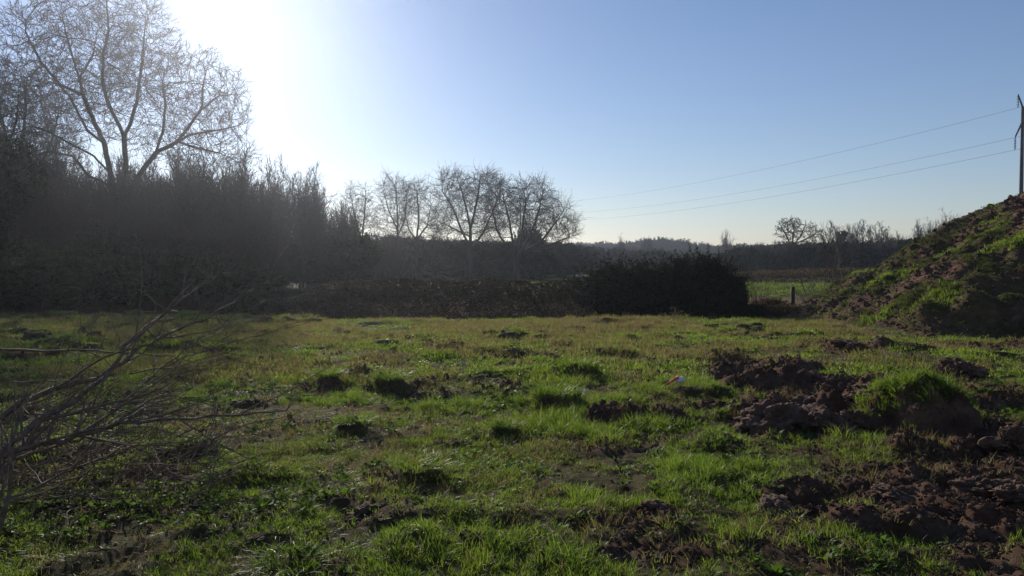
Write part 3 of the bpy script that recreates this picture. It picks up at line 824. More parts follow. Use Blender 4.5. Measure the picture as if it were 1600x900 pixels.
midtree('ash_tree', 651, [([(650, 440), (651, 375)], 0, 0), ([(651, 375), (640, 360), (632, 330)], 0, -1), ([(651, 375), (655, 340), (652, 300)], 0, 1), ([(651, 375), (668, 352), (674, 320)], 0, 0)],
        [(650, 312, 22, 34, 2.2, 0.45), (672, 350, 22, 28, 2, 0.3), (634, 356, 20, 26, 2, 0.25)], 1200, 113, 'middle bare tree of the row whose trunk forks low', **kw)
midtree('ash_tree', 622, [([(621, 440), (622, 340), (619, 300)], 0, 0), ([(622, 360), (608, 330), (600, 300)], 0, -1), ([(622, 370), (634, 340), (636, 300)], 0, 1)],
        [(610, 308, 20, 32, 2.0, 0.4), (628, 322, 18, 42, 2.0, 0.4), (600, 358, 20, 28, 1.8, 0.25)], 1200, 114, 'slim upright bare tree with dense fine branches left of the forked tree', **kw)
midtree('birch_tree', 562, [([(560, 440), (566, 375), (570, 340), (572, 300)], 0, 0), ([(566, 375), (556, 345), (550, 310)], 0, -1)],
        [(552, 325, 18, 38, 1.8, 0.5), (572, 330, 18, 40, 1.8, 0.5)], 620, 115, 'thin open bare tree standing at the left end of the row', **kw)
# far bare tree beyond the meadow
midtree('willow_tree', 1240, [([(1236, 425), (1237, 385)], 0, 0), ([(1237, 385), (1226, 365), (1218, 350)], 0, -1), ([(1237, 385), (1240, 360), (1238, 345)], 0, 1), ([(1237, 385), (1250, 370), (1258, 352)], 0, 0), ([(1240, 385), (1262, 372), (1278, 362)], 0, 0)],
        [(1236, 360, 26, 20, 2.6, 0.65), (1268, 366, 18, 14, 2, 0.35)], 900, 116, 'lone bare tree with a fan shaped crown rising above the far wood', D=118.0, tip=0.028, twr=0.04, twn=2, tl=(0.4, 0.9), sub=1, thick=0.07, tw_r=0.024)

# thicket prototypes: many stemmed young trees
def thicket_mesh(seed, h=7.0, stems=7, spread=0.9, tw=0.012):
    r = np.random.default_rng(seed); P, par = [], []
    for s in range(stems):
        a = r.uniform(0, 6.283); p = np.array([r.normal(0, 0.35), r.normal(0, 0.35), -0.2]); d = np.array([math.cos(a) * 0.16 * spread, math.sin(a) * 0.16 * spread, 1.0])
        last = len(P); P.append(p); par.append(last); hh = h * r.uniform(0.75, 1.0); st = 0.45; k = int(hh / st)
        for i in range(k):
            d = d + r.normal(0, 0.045, 3) + np.array([0, 0, 0.03]); d /= np.linalg.norm(d); p = p + d * st
            P.append(p); par.append(last); last = len(P) - 1
            if i > 1 and r.uniform() < 0.9:
                bd = d + r.normal(0, 0.55, 3); bd[2] = abs(bd[2]) * 0.9 + 0.15; bd /= np.linalg.norm(bd); q = p.copy(); bl = last
                m = int(r.uniform(2, 6) * (1.15 - i / k)) + 1
                for j in range(m):
                    bd = bd + r.normal(0, 0.08, 3) + np.array([0, 0, 0.11]); bd /= np.linalg.norm(bd); q = q + bd * 0.4
                    P.append(q); par.append(bl); bl = len(P) - 1
                    if r.uniform() < 0.6:
                        sdv = bd + r.normal(0, 0.5, 3); sdv /= np.linalg.norm(sdv); P.append(q + sdv * r.uniform(0.3, 0.7)); par.append(bl)
    P = np.array(P); par = np.array(par)
    R, main = radii(P, par, 0.012, 2.6); n0 = len(P)
    P2, par2 = twig_edges(P, par, R, r, 0.03, 3, 0.4, 1.0, 1, 0.6)
    R2 = np.concatenate([R, np.full(len(P2) - n0, tw)]); main2 = np.concatenate([main, np.zeros(len(P2) - n0, bool)])
    e = np.nonzero(par2 != np.arange(len(P2)))[0]
    tk = e[R2[e] > 0.03]; th = e[R2[e] <= 0.03]
    V1, F1 = tubes(P2, par2, R2, 5, tk, main2); V2, F2 = tubes(P2, par2, R2, 3, th, main2)
    return with_mat(mesh_np('trunk', V1, F1, True), M_BARK), with_mat(mesh_np('crown', V2, F2, False), M_TWIG)
TH = [thicket_mesh(201 + i, 7.0, 8 + i % 2, tw=0.0095) for i in range(4)]

def leaf_cloud(r, n, ell, size, aspect=0.5, shell=0.55, upb=0.0):
    """small pointed leaves spread in lumpy ellipsoids; ell list of centre, radii, weight"""
    w = np.array([e[2] for e in ell]); w = w / w.sum()
    C = np.concatenate([ellipsoid_pts(r, int(n * wi) + 1, e[0], e[1], shell) for e, wi in zip(ell, w)])
    C = C + r.normal(0, 0.05, C.shape)
    m = len(C); d = r.normal(size=(m, 3)); d[:, 2] += upb; d /= np.linalg.norm(d, axis=1, keepdims=True)
    s = np.cross(d, r.normal(size=(m, 3))); s /= np.linalg.norm(s, axis=1, keepdims=True)
    L = (size * r.uniform(0.6, 1.4, m))[:, None]
    V = np.stack([C - d * L * 0.5, C + s * L * aspect * 0.5, C + d * L * 0.5, C - s * L * aspect * 0.5], 1).reshape(-1, 3)
    return V, (np.arange(m) * 4)[:, None] + np.arange(4)[None]

def stem_fan(r, n, h, spread, rad=0.02, step=0.3):
    P, par = [], []
    for s in range(n):
        a = r.uniform(0, 6.283); p = np.array([r.normal(0, spread * 0.25), r.normal(0, spread * 0.25), -0.2]); e = r.uniform(0, 1)
        d = np.array([math.cos(a) * e, math.sin(a) * e, 0.9]); last = len(P); P.append(p); par.append(last)
        for i in range(int(h * r.uniform(0.6, 1) / step)):
            d = d + r.normal(0, 0.2, 3); d /= np.linalg.norm(d); p = p + d * step; P.append(p); par.append(last); last = len(P) - 1
    P = np.array(P); par = np.array(par); R, main = radii(P, par, rad * 0.4, 2.0); R = np.minimum(R, rad)
    e = np.nonzero(par != np.arange(len(P)))[0]
    return tubes(P, par, R, 4, e, main)

def bush_mesh(seed, ell, nleaf, size, mat, h, spread, nst=10, aspect=0.5, shell=0.5, inner=True):
    r = np.random.default_rng(seed)
    V, Fq = leaf_cloud(r, nleaf, ell, size, aspect, shell)
    if inner:
        e2 = [(e[0], tuple(np.array(e[1]) * 0.72), e[2]) for e in ell]
        V2, F2 = leaf_cloud(r, nleaf // 5, e2, size * 3.0, 0.8, 0.3); Fq = np.concatenate([Fq, F2 + len(V)]); V = np.concatenate([V, V2])
    ns = 120; c0 = np.array(ell[0][0]); rd = np.array(ell[0][1]) / 0.75
    dd = r.normal(size=(ns, 3)); dd[:, 2] = np.abs(dd[:, 2]) + 0.1; dd /= np.linalg.norm(dd, axis=1, keepdims=True)
    q0 = c0 + dd * rd * 0.85; gd_ = dd + r.normal(0, 0.35, (ns, 3)) + np.array([0, 0, 0.4]); gd_ /= np.linalg.norm(gd_, axis=1, keepdims=True)
    Lk = r.uniform(0.15, 0.65, ns) * rd.mean() * 0.8; kk = np.repeat(np.arange(ns), 26); tt = r.uniform(0, 1, len(kk))
    Cs = q0[kk] + gd_[kk] * (Lk[kk] * tt)[:, None] + r.normal(0, 0.035, (len(kk), 3)) * (1.2 - tt)[:, None] * rd.mean()
    dv = r.normal(size=(len(kk), 3)); dv /= np.linalg.norm(dv, axis=1, keepdims=True); sv = np.cross(dv, r.normal(size=(len(kk), 3))); sv /= np.linalg.norm(sv, axis=1, keepdims=True)
    Ls = size * 0.5; Vq = np.stack([Cs - dv * Ls, Cs + sv * Ls * aspect, Cs + dv * Ls, Cs - sv * Ls * aspect], 1).reshape(-1, 3)
    Fq = np.concatenate([Fq, (np.arange(len(kk)) * 4)[:, None] + np.arange(4)[None] + len(V)]); V = np.concatenate([V, Vq])
    Vs, Fs = stem_fan(r, nst, h, spread)
    return with_mat(mesh_np('stems', Vs, Fs, True), M_BARK), with_mat(mesh_np('foliage', V, Fq), mat)

def lumpy(seed, rx, ry, rz, k, cz):
    r = np.random.default_rng(seed); out = [((0, 0, cz), (rx * 0.75, ry * 0.75, rz * 0.8), 1.2)]
    for i in range(k):
        a = r.uniform(0, 6.283); e = r.uniform(-0.3, 1.2); q = r.uniform(0.28, 0.42)
        out.append(((math.cos(a) * math.cos(e) * rx * 0.68, math.sin(a) * math.cos(e) * ry * 0.68, cz + math.sin(e) * rz * 0.66), (rx * q, ry * q, rz * q), q))
    return out

def bush_obj(name, meshes, loc, label, cat='bush', group=None, rz=0, sc=(1, 1, 1)):
    t = empty(name, loc); t.rotation_euler = (0, 0, rz); t.scale = sc; tag(t, label, cat, group)
    obj('stems', meshes[0], None, t); obj('foliage', meshes[1], None, t)
    return t

# left thicket, individuals sharing meshes
LABT = 'bare many stemmed young tree, one of the dense thicket below the big oak'
TG = 'young trees of the thicket at left'
def sky_top(px):       # skyline row of the thicket
    return np.interp(px, [-200, 0, 60, 150, 250, 300, 360, 400, 440, 480, 520, 550, 585, 640], [190, 215, 240, 255, 248, 244, 250, 262, 268, 280, 294, 322, 350, 372])
protoT = []
k = 0
for (Dr, step, row) in [(41, 2.2, 0), (45, 2.3, 1), (50, 2.5, 2), (56, 2.6, 3), (63, 3.0, 4)]:
    xa = (-260 - 800) / F * Dr; xb = ((552 if row < 3 else 640) - 800) / F * Dr
    x0 = xa
    while x0 < xb:
        px = 800 + x0 / Dr * F
        if row <= 1 and px > 455: x0 += step; continue
        zt = EYE + (HOR - sky_top(px)) / F * Dr
        hgt = zt * random.uniform(0.82, 1.0) * (0.78 if row == 0 else 1.0)
        s = hgt / 6.7
        i = random.randrange(4); loc = (x0 + random.uniform(-0.6, 0.6), Dr + random.uniform(-1.5, 1.5), -0.1)
        sc = (s * random.uniform(0.8, 1.1), s * random.uniform(0.8, 1.1), s)
        tree_obj('young_tree', TH[i], loc, LABT, TG, rz=random.uniform(0, 6.28), sc=sc, stem='stems'); k += 1
        x0 += step * random.uniform(0.75, 1.25)
print('thicket', k)

# ivy and holly underwood in the thicket
IV = [bush_mesh(300 + i, lumpy(300 + i, 1.6, 1.4, 1.5, 9, 1.4), 9000, 0.10, M_IVY, 2.4, 1.2) for i in range(3)]
for (Dr, h0) in [(29.5, 1.9), (32, 2.6), (35, 2.8), (38.5, 2.2), (43, 2.6), (48, 3.4), (54, 4.2)]:  # nearest rows are added to darken the wood edge and shade the field
    x0 = (-240 - 800) / F * Dr
    while x0 < (560 - 800) / F * Dr:
        px = 800 + x0 / Dr * F
        if (Dr < 45 and px > 430) or (Dr < 36 and px > 330) or (Dr < 33 and px > 235) or (Dr < 30 and px > 120): break
        hh = h0 * random.uniform(0.75, 1.15)
        bush_obj('ivy_bush', IV[random.randrange(3)], (x0, Dr + random.uniform(-1, 1), -0.15), 'dark ivy covered underwood bush in the shade of the thicket', 'bush', 'underwood in the thicket at left',
                 random.uniform(0, 6.28), (random.uniform(0.9, 1.3), random.uniform(0.9, 1.2), hh / 2.9))
        x0 += 2.3 * random.uniform(0.8, 1.2)

# ivy clad tree at the far left edge
D2 = 38.0
b2 = np.array([(-30 - 800) / F * D2, D2, -0.2])
lim = [(px_limb([(-30, 470), (-25, 380), (-15, 300), (-5, 240)], D2, b2), None), (px_limb([(-15, 300), (10, 250), (30, 190), (35, 140)], D2, b2, 0, 1), 0), (px_limb([(-5, 240), (-30, 180), (-40, 110)], D2, b2, 0, -1), 0),
       (px_limb([(-20, 330), (30, 290), (75, 262), (110, 250)], D2, b2, 0, 2), 0)]
tm = make_tree_meshes(lim, [px_cloud(-10, 175, 75, 95, 3.5, 0.7, D2, b2, 0, 0.2), px_cloud(50, 270, 75, 40, 2.5, 0.3, D2, b2)], 1500, 0.3, 2.2, 0.55, 0.011, 131, 80, twr=0.02, twn=1, tl=(0.3, 0.7), sub=2, thick=0.045, tw_r=0.008)
te = tree_obj('ivy_clad_tree', tm[:2], b2, 'bare tree thick with dark ivy at the left edge of the photo')
r_ = np.random.default_rng(132)
ell = [(at(a, b, D2) - b2, (w, w * 0.8, w * 1.1), 1) for (a, b, w) in [(-20, 330, 1.3), (-5, 270, 1.3), (25, 250, 1.1), (-35, 230, 1.3), (45, 285, 1.0), (10, 310, 1.2), (-10, 390, 1.4)]]
V, Fq = leaf_cloud(r_, 16000, ell, 0.12, 0.6, 0.1)
obj('ivy', with_mat(mesh_np('ivy', V, Fq), M_IVY), None, te)

midtree('oak_tree', 35, [([(35, 470), (32, 380), (30, 300)], 0, 0), ([(30, 300), (20, 240), (5, 180), (-5, 130)], 0, -2), ([(30, 300), (38, 230), (45, 170), (42, 120)], 0, 1), ([(30, 320), (60, 270), (85, 220), (95, 180)], 0, 2), ([(32, 340), (0, 290), (-40, 250)], 0, -1)],
        [(25, 190, 75, 90, 5, 0.8), (80, 240, 45, 50, 3, 0.2)], 2600, 141, 'bare tree crowding behind the ivy clad tree at the far left', D=56.0, tip=0.015, twr=0.028, twn=3, tl=(0.4, 1.0), sub=1, thick=0.05, tw_r=0.0115, power=2.2)
# ------------------------------------------------------------------ hedges
# bramble hedge behind the crest
def profile_hedge(name, pts, D, depth, nleaf, size, mat, label, seed, cat='hedge', canes=160, zbase=-0.6):
    """pts: pixel column, top row"""
    r = np.random.default_rng(seed)
    px = r.uniform(pts[0][0], pts[-1][0], nleaf); yy = r.uniform(0, 1, nleaf)
    d = D + depth * yy
    top = EYE - (np.interp(px, [p[0] for p in pts], [p[1] for p in pts]) - HOR) / F * D
    x = (px - 800) / F * D
    prof = np.clip(np.sin(np.clip(yy * 1.05 + 0.02, 0, 1) * math.pi), 0, 1) ** 0.35
    zt = zbase + (top - zbase) * prof + 0.22 * fbm(x, d, 0.9, 3, seed) + 0.1 * fbm(x, d, 0.3, 2, seed + 3)
    z = np.where(r.uniform(size=nleaf) < 0.6, zt - np.abs(r.normal(0, 0.09, nleaf)), zbase + (zt - zbase) * r.uniform(0, 1, nleaf))
    front = r.uniform(size=nleaf) < 0.25
    d = np.where(front & (z < zt - 0.1), D + 0.1 + np.abs(r.normal(0, 0.12, nleaf)) + 0.25 * vnoise(x, z, 0.6, 9), d)
    C = np.stack([x, d, z], 1)
    m = nleaf; dv = r.normal(size=(m, 3)); dv /= np.linalg.norm(dv, axis=1, keepdims=True)
    s = np.cross(dv, r.normal(size=(m, 3))); s /= np.linalg.norm(s, axis=1, keepdims=True); L = (size * r.uniform(0.6, 1.4, m))[:, None]
    base = np.array([(pts[0][0] + pts[-1][0]) / 2 - 800, 0, 0]) / F * D + np.array([0, D + depth / 2, zbase])
    V = np.stack([C - dv * L * 0.5, C + s * L * 0.3, C + dv * L * 0.5, C - s * L * 0.3], 1).reshape(-1, 3) - base
    t = empty(name, base); tag(t, label, cat)
    obj('foliage', with_mat(mesh_np('foliage', V, (np.arange(m) * 4)[:, None] + np.arange(4)[None]), mat), None, t)
    # arching canes
    P, par = [], []
    for c in range(canes):
        pxc = r.uniform(pts[0][0], pts[-1][0]); x0 = (pxc - 800) / F * D; y0 = D + r.uniform(0.2, depth - 0.2)
        tp = EYE - (np.interp(pxc, [p[0] for p in pts], [p[1] for p in pts]) - HOR) / F * D
        p = np.array([x0, y0, zbase]); a = r.uniform(0, 6.283); dv_ = np.array([math.cos(a) * 0.35, math.sin(a) * 0.35, 1.0]); last = len(P); P.append(p - base); par.append(last)
        hh = (tp - zbase) * r.uniform(0.9, 1.2)
        for i in range(7):
            dv_ = dv_ / np.linalg.norm(dv_); p = p + dv_ * hh / 5.5; P.append(p - base); par.append(last); last = len(P) - 1
            dv_ = dv_ + np.array([math.cos(a) * 0.14, math.sin(a) * 0.14, -0.12 - 0.04 * i]) + r.normal(0, 0.06, 3)
    P = np.array(P); par = np.array(par); e = np.nonzero(par != np.arange(len(P)))[0]
    Vc, Fc = tubes(P, par, np.full(len(P), 0.008), 3, e, np.ones(len(P), bool))
    obj('canes', with_mat(mesh_np('canes', Vc, Fc), M_TWIG), None, t)
    return t
profile_hedge('bramble_hedge', [(448, 470), (465, 455), (490, 446), (540, 440), (600, 437), (650, 439), (700, 437), (780, 440), (850, 441), (930, 436)], 29.6, 3.2, 70000, 0.075, M_BRAM,
              'long low bramble hedge with brown leaves catching light along its top', 501, canes=420)
profile_hedge('bramble_hedge', [(330, 478), (350, 462), (380, 452), (410, 458), (440, 466), (462, 474)], 32.0, 2.2, 14000, 0.075, M_BRAM,
              'lower straggly bramble clump between the thicket and the long hedge', 502, canes=160)
profile_hedge('brown_scrub_hedge', [(1150, 424), (1180, 425), (1230, 423), (1280, 421), (1330, 420), (1420, 418), (1500, 418)], 72.0, 5.0, 16000, 0.16, M_HEATH,
              'low reddish brown hedge running along the far edge of the meadow', 503, canes=160, zbase=0.0)

# evergreen bushes in front of the centre
EB = [bush_mesh(520 + i, lumpy(520 + i, 1.35, 1.2, 1.3, 12, 1.35), 26000, 0.075, M_EVER, 2.6, 1.2) for i in range(3)]
def ev(px, top, D, wpx, i, rz, lab):
    zt = EYE - (top - HOR) / F * D; zb = -0.95; w = wpx / F * D / 2
    bush_obj('evergreen_bush', EB[i], ((px - 800) / F * D, D, zb), lab, 'bush', None, rz, (w / 1.35 * 1.35, w / 1.35 * 1.2, (zt - zb) / 2.62))
ev(958, 411, 31.0, 104, 0, 0.3, 'leftmost dark evergreen bush next to the long bramble hedge')
ev(1022, 411, 31.4, 100, 1, 1.9, 'dark evergreen bush second from the left in the clump')
ev(1088, 401, 31.2, 112, 2, 4.0, 'tallest dark evergreen bush of the clump behind the field')
ev(1122, 409, 30.6, 62, 0, 2.6, 'rightmost tall evergreen bush, beside the gap to the meadow')
ev(1146, 432, 30.4, 40, 1, 5.0, 'small ragged evergreen bush at the right foot of the clump')
ev(1178, 476, 29.6, 50, 2, 0.8, 'low dark bush in the gap left of the wooden post')

# scrub in the gap
SC = [thicket_mesh(560 + i, 1.6, 9, 2.5, 0.004) for i in range(2)]
DS = [bush_mesh(570 + i, lumpy(570 + i, 0.7, 0.6, 0.45, 6, 0.4), 4500, 0.05, M_HEATH, 0.8, 0.6) for i in range(2)]
for (px, top, D, i, lab) in [(1190, 448, 30.0, 0, 'small bare sapling in the gap beside the evergreen bushes'), (1265, 452, 30.5, 1, 'bare twiggy shrub to the right of the wooden post'), (1322, 418, 34.0, 0, 'dark bare shrub against the foot of the soil heap')]:
    zt = EYE - (top - HOR) / F * D; s = (zt + 0.5) / 1.6
    tree_obj('bare_shrub', SC[i], ((px - 800) / F * D, D, -0.5), lab, cat='shrub', stem='stems', rz=i * 2.0, sc=(s * 0.75, s * 0.75, s))
for j, (px, top, D, lab) in enumerate([(1222, 476, 29.2, 'brown scrub clump just left of the wooden post'), (1250, 478, 29.6, 'brown scrub clump just right of the wooden post'), (1205, 466, 31.5, 'brown scrub clump behind the low dark bush')]):
    zt = EYE - (top - HOR) / F * D
    bush_obj('scrub_clump', DS[j % 2], ((px - 800) / F * D, D, -0.5), lab, 'scrub', None, j * 1.7, (1.3, 1, (zt + 0.5) / 0.9))

# wooden post
def box_mesh(name, w, d, h, mat, taper=0.92, seed=1):
    r = np.random.default_rng(seed); v = []
    for k in range(6):
        t = k / 5; s = 1 - (1 - taper) * t
        for (a, b) in ((-1, -1), (1, -1), (1, 1), (-1, 1)):
            v.append((a * w / 2 * s + r.normal(0, 0.003), b * d / 2 * s + r.normal(0, 0.003), h * t))
    f = []
    for k in range(5):
        for i in range(4):
            j = (i + 1) % 4; f.append((k * 4 + i, k * 4 + j, k * 4 + 4 + j, k * 4 + 4 + i))
    f.append((20, 21, 22, 23))
    return with_mat(mesh_np(name, np.array(v), np.array(f)), mat)
M_POST = rough_mat('weathered_wood', [(0.3, (0.035, 0.03, 0.025)), (0.7, (0.09, 0.075, 0.06))], 20, 0.85, 0.6, 0.005)
po = obj('fence_post', box_mesh('fence_post', 0.13, 0.12, 1.35, M_POST), None, None, ((1239 - 800) / F * 31.0, 31.0, -0.55)); po.rotation_euler = (0.02, -0.02, 0.3)
tag(po, 'short weathered wooden post standing alone in the gap', 'fence post')

# ------------------------------------------------------------------ far woods
FAR_T = [('bare', thicket_mesh(601, 6.5, 4, 1.4, 0.02)[1]), ('bare', thicket_mesh(602, 6.5, 4, 1.8, 0.02)[1])]
FAR_B = [('mass', bush_mesh(610, lumpy(610, 2.2, 2.2, 2.4, 10, 2.3), 2600, 0.34, M_EVER, 2, 1)[1]), ('mass', bush_mesh(611, lumpy(611, 2.4, 2.2, 2.2, 9, 2.2), 2600, 0.34, M_EVER, 2, 1)[1])]
def wood_band(name, px0, px1, D, depth, tops, n, label, ev_share=0.5, seed=1, zb=None):
    r = np.random.default_rng(seed)
    px = r.uniform(px0, px1, n); d = D + depth * r.uniform(0, 1, n) ** 1.2
    top = np.interp(px, [t[0] for t in tops], [t[1] for t in tops])
    zt = EYE + (HOR - top) / F * D
    zt = zt * r.uniform(0.78, 1.04, n)
    x = (px - 800) / F * d; base = H(x, d) - 0.3
    k = np.where(r.uniform(size=n) < ev_share, r.integers(2, 4, n), r.integers(0, 2, n))
    hgt = np.maximum(zt - base, 1.0)
    sz = np.where(k < 2, hgt / 6.3, hgt * 0.92 / 4.7)
    sx = np.maximum(sz, 0.8) * r.uniform(0.9, 1.4, n)
    return scatter(name, np.stack([x, d, base], 1), np.stack([0 * x, 0 * x, r.uniform(0, 6.28, n)], 1), np.stack([sx, sx, sz], 1), k, FAR_T + FAR_B, label, 'wood')
wood_band('distant_wood', 420, 915, 108, 16, [(420, 372), (560, 376), (640, 374), (700, 378), (900, 381)], 330, 'dark belt of trees behind the row of bare trees', 0.6, 701)
wood_band('field_hedgerow', 425, 848, 83, 12, [(425, 372), (500, 373), (560, 377), (620, 372), (700, 377), (780, 380), (848, 390)], 300, 'dark scrubby hedgerow under the row of bare trees', 0.55, 705)
wood_band('distant_wood', 835, 1215, 150, 20, [(870, 385), (1000, 390), (1100, 396), (1215, 390)], 240, 'dark bare wood behind the evergreen bushes', 0.6, 702)
wood_band('distant_wood', 1150, 1560, 116, 22, [(1150, 388), (1240, 380), (1350, 378), (1440, 372), (1560, 362)], 300, 'dark wood behind the brown hedge at right', 0.55, 703)
wood_band('distant_wood', 700, 1330, 330, 60, [(700, 378), (900, 379), (990, 377), (1010, 373), (1060, 374), (1100, 381), (1200, 381), (1330, 380)], 520, 'hazy blue wood on the far rise at the horizon', 0.75, 704)
# poplars and lone trees on the far skyline
PO = thicket_mesh(620, 9.0, 5, 0.35, 0.02)
for (px, top, w, lab) in [(1302, 352, 1.0, 'slim poplar left of the tree carrying a dark ball'), (1352, 349, 1.0, 'tallest of the slim poplars on the far skyline'), (1373, 352, 1.0, 'slim poplar just right of the tallest poplar'), (1435, 349, 0.7, 'thin poplar furthest right near the twiggy tree')]:
    D = 170.0; s = (EYE + (HOR - top) / F * D) / 8.6
    tree_obj('poplar_tree', PO, ((px - 800) / F * D, D, -0.2), lab, 'poplars on the far skyline', stem='stems', rz=px, sc=(s * w * 1.1, s * w * 1.1, s))
for (px, top, D, w, lab) in [(1470, 340, 112, 0.8, 'twiggy bare tree above the left shoulder of the soil heap'), (1450, 352, 116, 0.7, 'small bare tree just left of the twiggy tree by the heap'), (1325, 356, 150, 0.8, 'bare tree carrying a dark round ball of mistletoe'), (1400, 364, 130, 0.7, 'low bare tree between the poplars'), (1012, 372, 200, .6, 'small bare treetop above the far hazy wood'), (1135, 368, 200, .5, 'tiny bare treetop right of centre on the far skyline'), (970, 372, 180, .5, 'little bare treetop above the dark wood near the wires')]:
    s = (EYE + (HOR - top) / F * D) / 6.7
    t = tree_obj('bare_tree', TH[px % 4], ((px - 800) / F * D, D, -0.2), lab, stem='stems', rz=px, sc=(s * w * 1.3, s * w * 1.3, s))
    if px == 1325:
        V, Fq = leaf_cloud(np.random.default_rng(5), 420, [((0, 0, 0), (1, 1, 0.9), 1), ((0.5, 0, 0.4), (0.6, 0.6, 0.5), .4)], 0.4, 0.5, 0.0)
        q = at(1314, 369, D - 1.5); q = (q - np.array(t.location))
        mb = obj('mistletoe', with_mat(mesh_np('mistletoe', V, Fq), M_EVER), None, None, tuple(at(1314, 369, D - 1.5))); mb.scale = (1.1, 1.1, 1.1)
        bpy.context.view_layer.update(); mw = mb.matrix_world.copy(); mb.parent = t; mb.matrix_parent_inverse = t.matrix_world.inverted(); mb.matrix_world = mw
# dark evergreen tree behind the broad oak
EVT = bush_mesh(640, lumpy(640, 1.35, 1.2, 1.3, 14, 1.4), 12000, 0.13, M_EVER, 2.6, 1.2)
D = 98; zt = EYE + (HOR - 355) / F * D
bush_obj('evergreen_tree', EVT, ((828 - 800) / F * D, D, -0.2), 'dark rounded evergreen showing through the crown of the broad oak', 'tree', None, 0.4, (1.6, 1.5, zt / 2.7))

# ------------------------------------------------------------------ power line
M_STEEL = rough_mat('grey_steel', [(0.3, (0.10, 0.10, 0.105)), (0.7, (0.16, 0.16, 0.165))], 4, 0.6, 0.1, 0.002)
M_GLASSI = rough_mat('insulator_glass', [(0.3, (0.04, 0.035, 0.03)), (0.7, (0.08, 0.06, 0.05))], 4, 0.25, 0.0, 0.002, 0.6)
M_WIRE = rough_mat('wire', [(0.3, (0.05, 0.05, 0.05)), (0.7, (0.08, 0.08, 0.08))], 4, 0.5, 0.0, 0.002)
def polytube(pts, rad, sides=6, mat=M_STEEL, name='bar', cap=True):
    P = np.array(pts, float); n = len(P); par = np.maximum(np.arange(n) - 1, 0)
    R = np.full(n, rad) if np.isscalar(rad) else np.array(rad, float)
    V, Fq = tubes(P, par, R, sides, np.arange(1, n), np.ones(n, bool))
    return with_mat(mesh_np(name, V, Fq, True), mat)
DP = 50.0
def power_pole(px, D, label, local=False):
    pb = np.array([(px - 800) / F * D, D, -0.2]); t = empty('power_pole', pb); tag(t, label, 'power pole')
    ax = np.array([0.875, 0.485, 0.0])          # crossarm direction, square to the line
    obj('pole', polytube([(0, 0, 0), (0, 0, 4), (0, 0, 8), (0, 0, 12.05)], [0.17, 0.145, 0.12, 0.095], 10, M_STEEL, 'pole'), None, t)
    ends = []
    k0 = D / F
    P0 = np.array([0, 0, 12.0]); A1 = ax * -0.55 + np.array([0, 0, 12.75]); 
    P1 = np.array([0, 0, 11.1]); A2 = ax * -0.8 + np.array([0, 0, 10.05]); A3 = ax * 1.2 + np.array([0, 0, 11.25])
    def lattice(a, b, name):
        g = [];
        side = np.array([0, 0, 0.09])
        V0, F0 = tubes(np.array([a - side, b - side * 0.4, a + side, b + side * 0.4]), np.array([0, 0, 2, 2]), np.full(4, 0.032), 4, np.array([1, 3]), np.ones(4, bool))
        pts = []; n = 6
        for i in range(n + 1):
            q = a + (b - a) * i / n; pts.append(q + side * (1 - 0.6 * i / n) * (1 if i % 2 else -1))
        V1, F1 = tubes(np.array(pts), np.maximum(np.arange(n + 1) - 1, 0), np.full(n + 1, 0.018), 4, np.arange(1, n + 1), np.ones(n + 1, bool))
        obj('crossarm', with_mat(mesh_np('crossarm', np.concatenate([V0, V1]), np.concatenate([F0, F1 + len(V0)])), M_STEEL), None, t)
    lattice(P0, A1, 'a'); lattice(P1, A2, 'b'); lattice(np.array([0, 0, 12.0]), A3, 'c'); lattice(np.array([0, 0, 10.9]), A3, 'd')
    for A in (A1, A2, A3):
        pts, rr = [], []
        z = 0
        for i in range(7):
            pts += [A + np.array([0, 0, -0.08 - i * 0.1]), A + np.array([0, 0, -0.10 - i * 0.1]), A + np.array([0, 0, -0.13 - i * 0.1])]; rr += [0.025, 0.085, 0.02]
        pts.append(A + np.array([0, 0, -0.82])); rr.append(0.02)
        obj('insulator', polytube(pts, rr, 8, M_GLASSI, 'insulator'), None, t)
        ends.append(pb + A + np.array([0, 0, -0.82]))
    return ends
e1 = power_pole(1593, DP, 'tall steel power pole rising behind the soil heap at right')
e2 = power_pole(813, 128.0, 'distant power pole hidden behind the trunk of the broad oak')
labs = ['uppermost of the three overhead wires', 'lowest of the three overhead wires', 'middle one of the three overhead wires']
for a, b, lb in zip(e1, e2, labs):
    pts = []
    for i in range(41):
        s = i / 40; q = a + (b - a) * s; q = q.copy(); q[2] -= 1.4 * 4 * s * (1 - s); pts.append(q)
    # short run on past the pole, out of the frame
    back = a + (a - b) * 0.25; back[2] += 0.2
    w = obj('power_line_wire', polytube([back] + pts, 0.0075, 5, M_WIRE, 'power_line_wire')); tag(w, lb, 'wire', 'overhead wires of the power line')

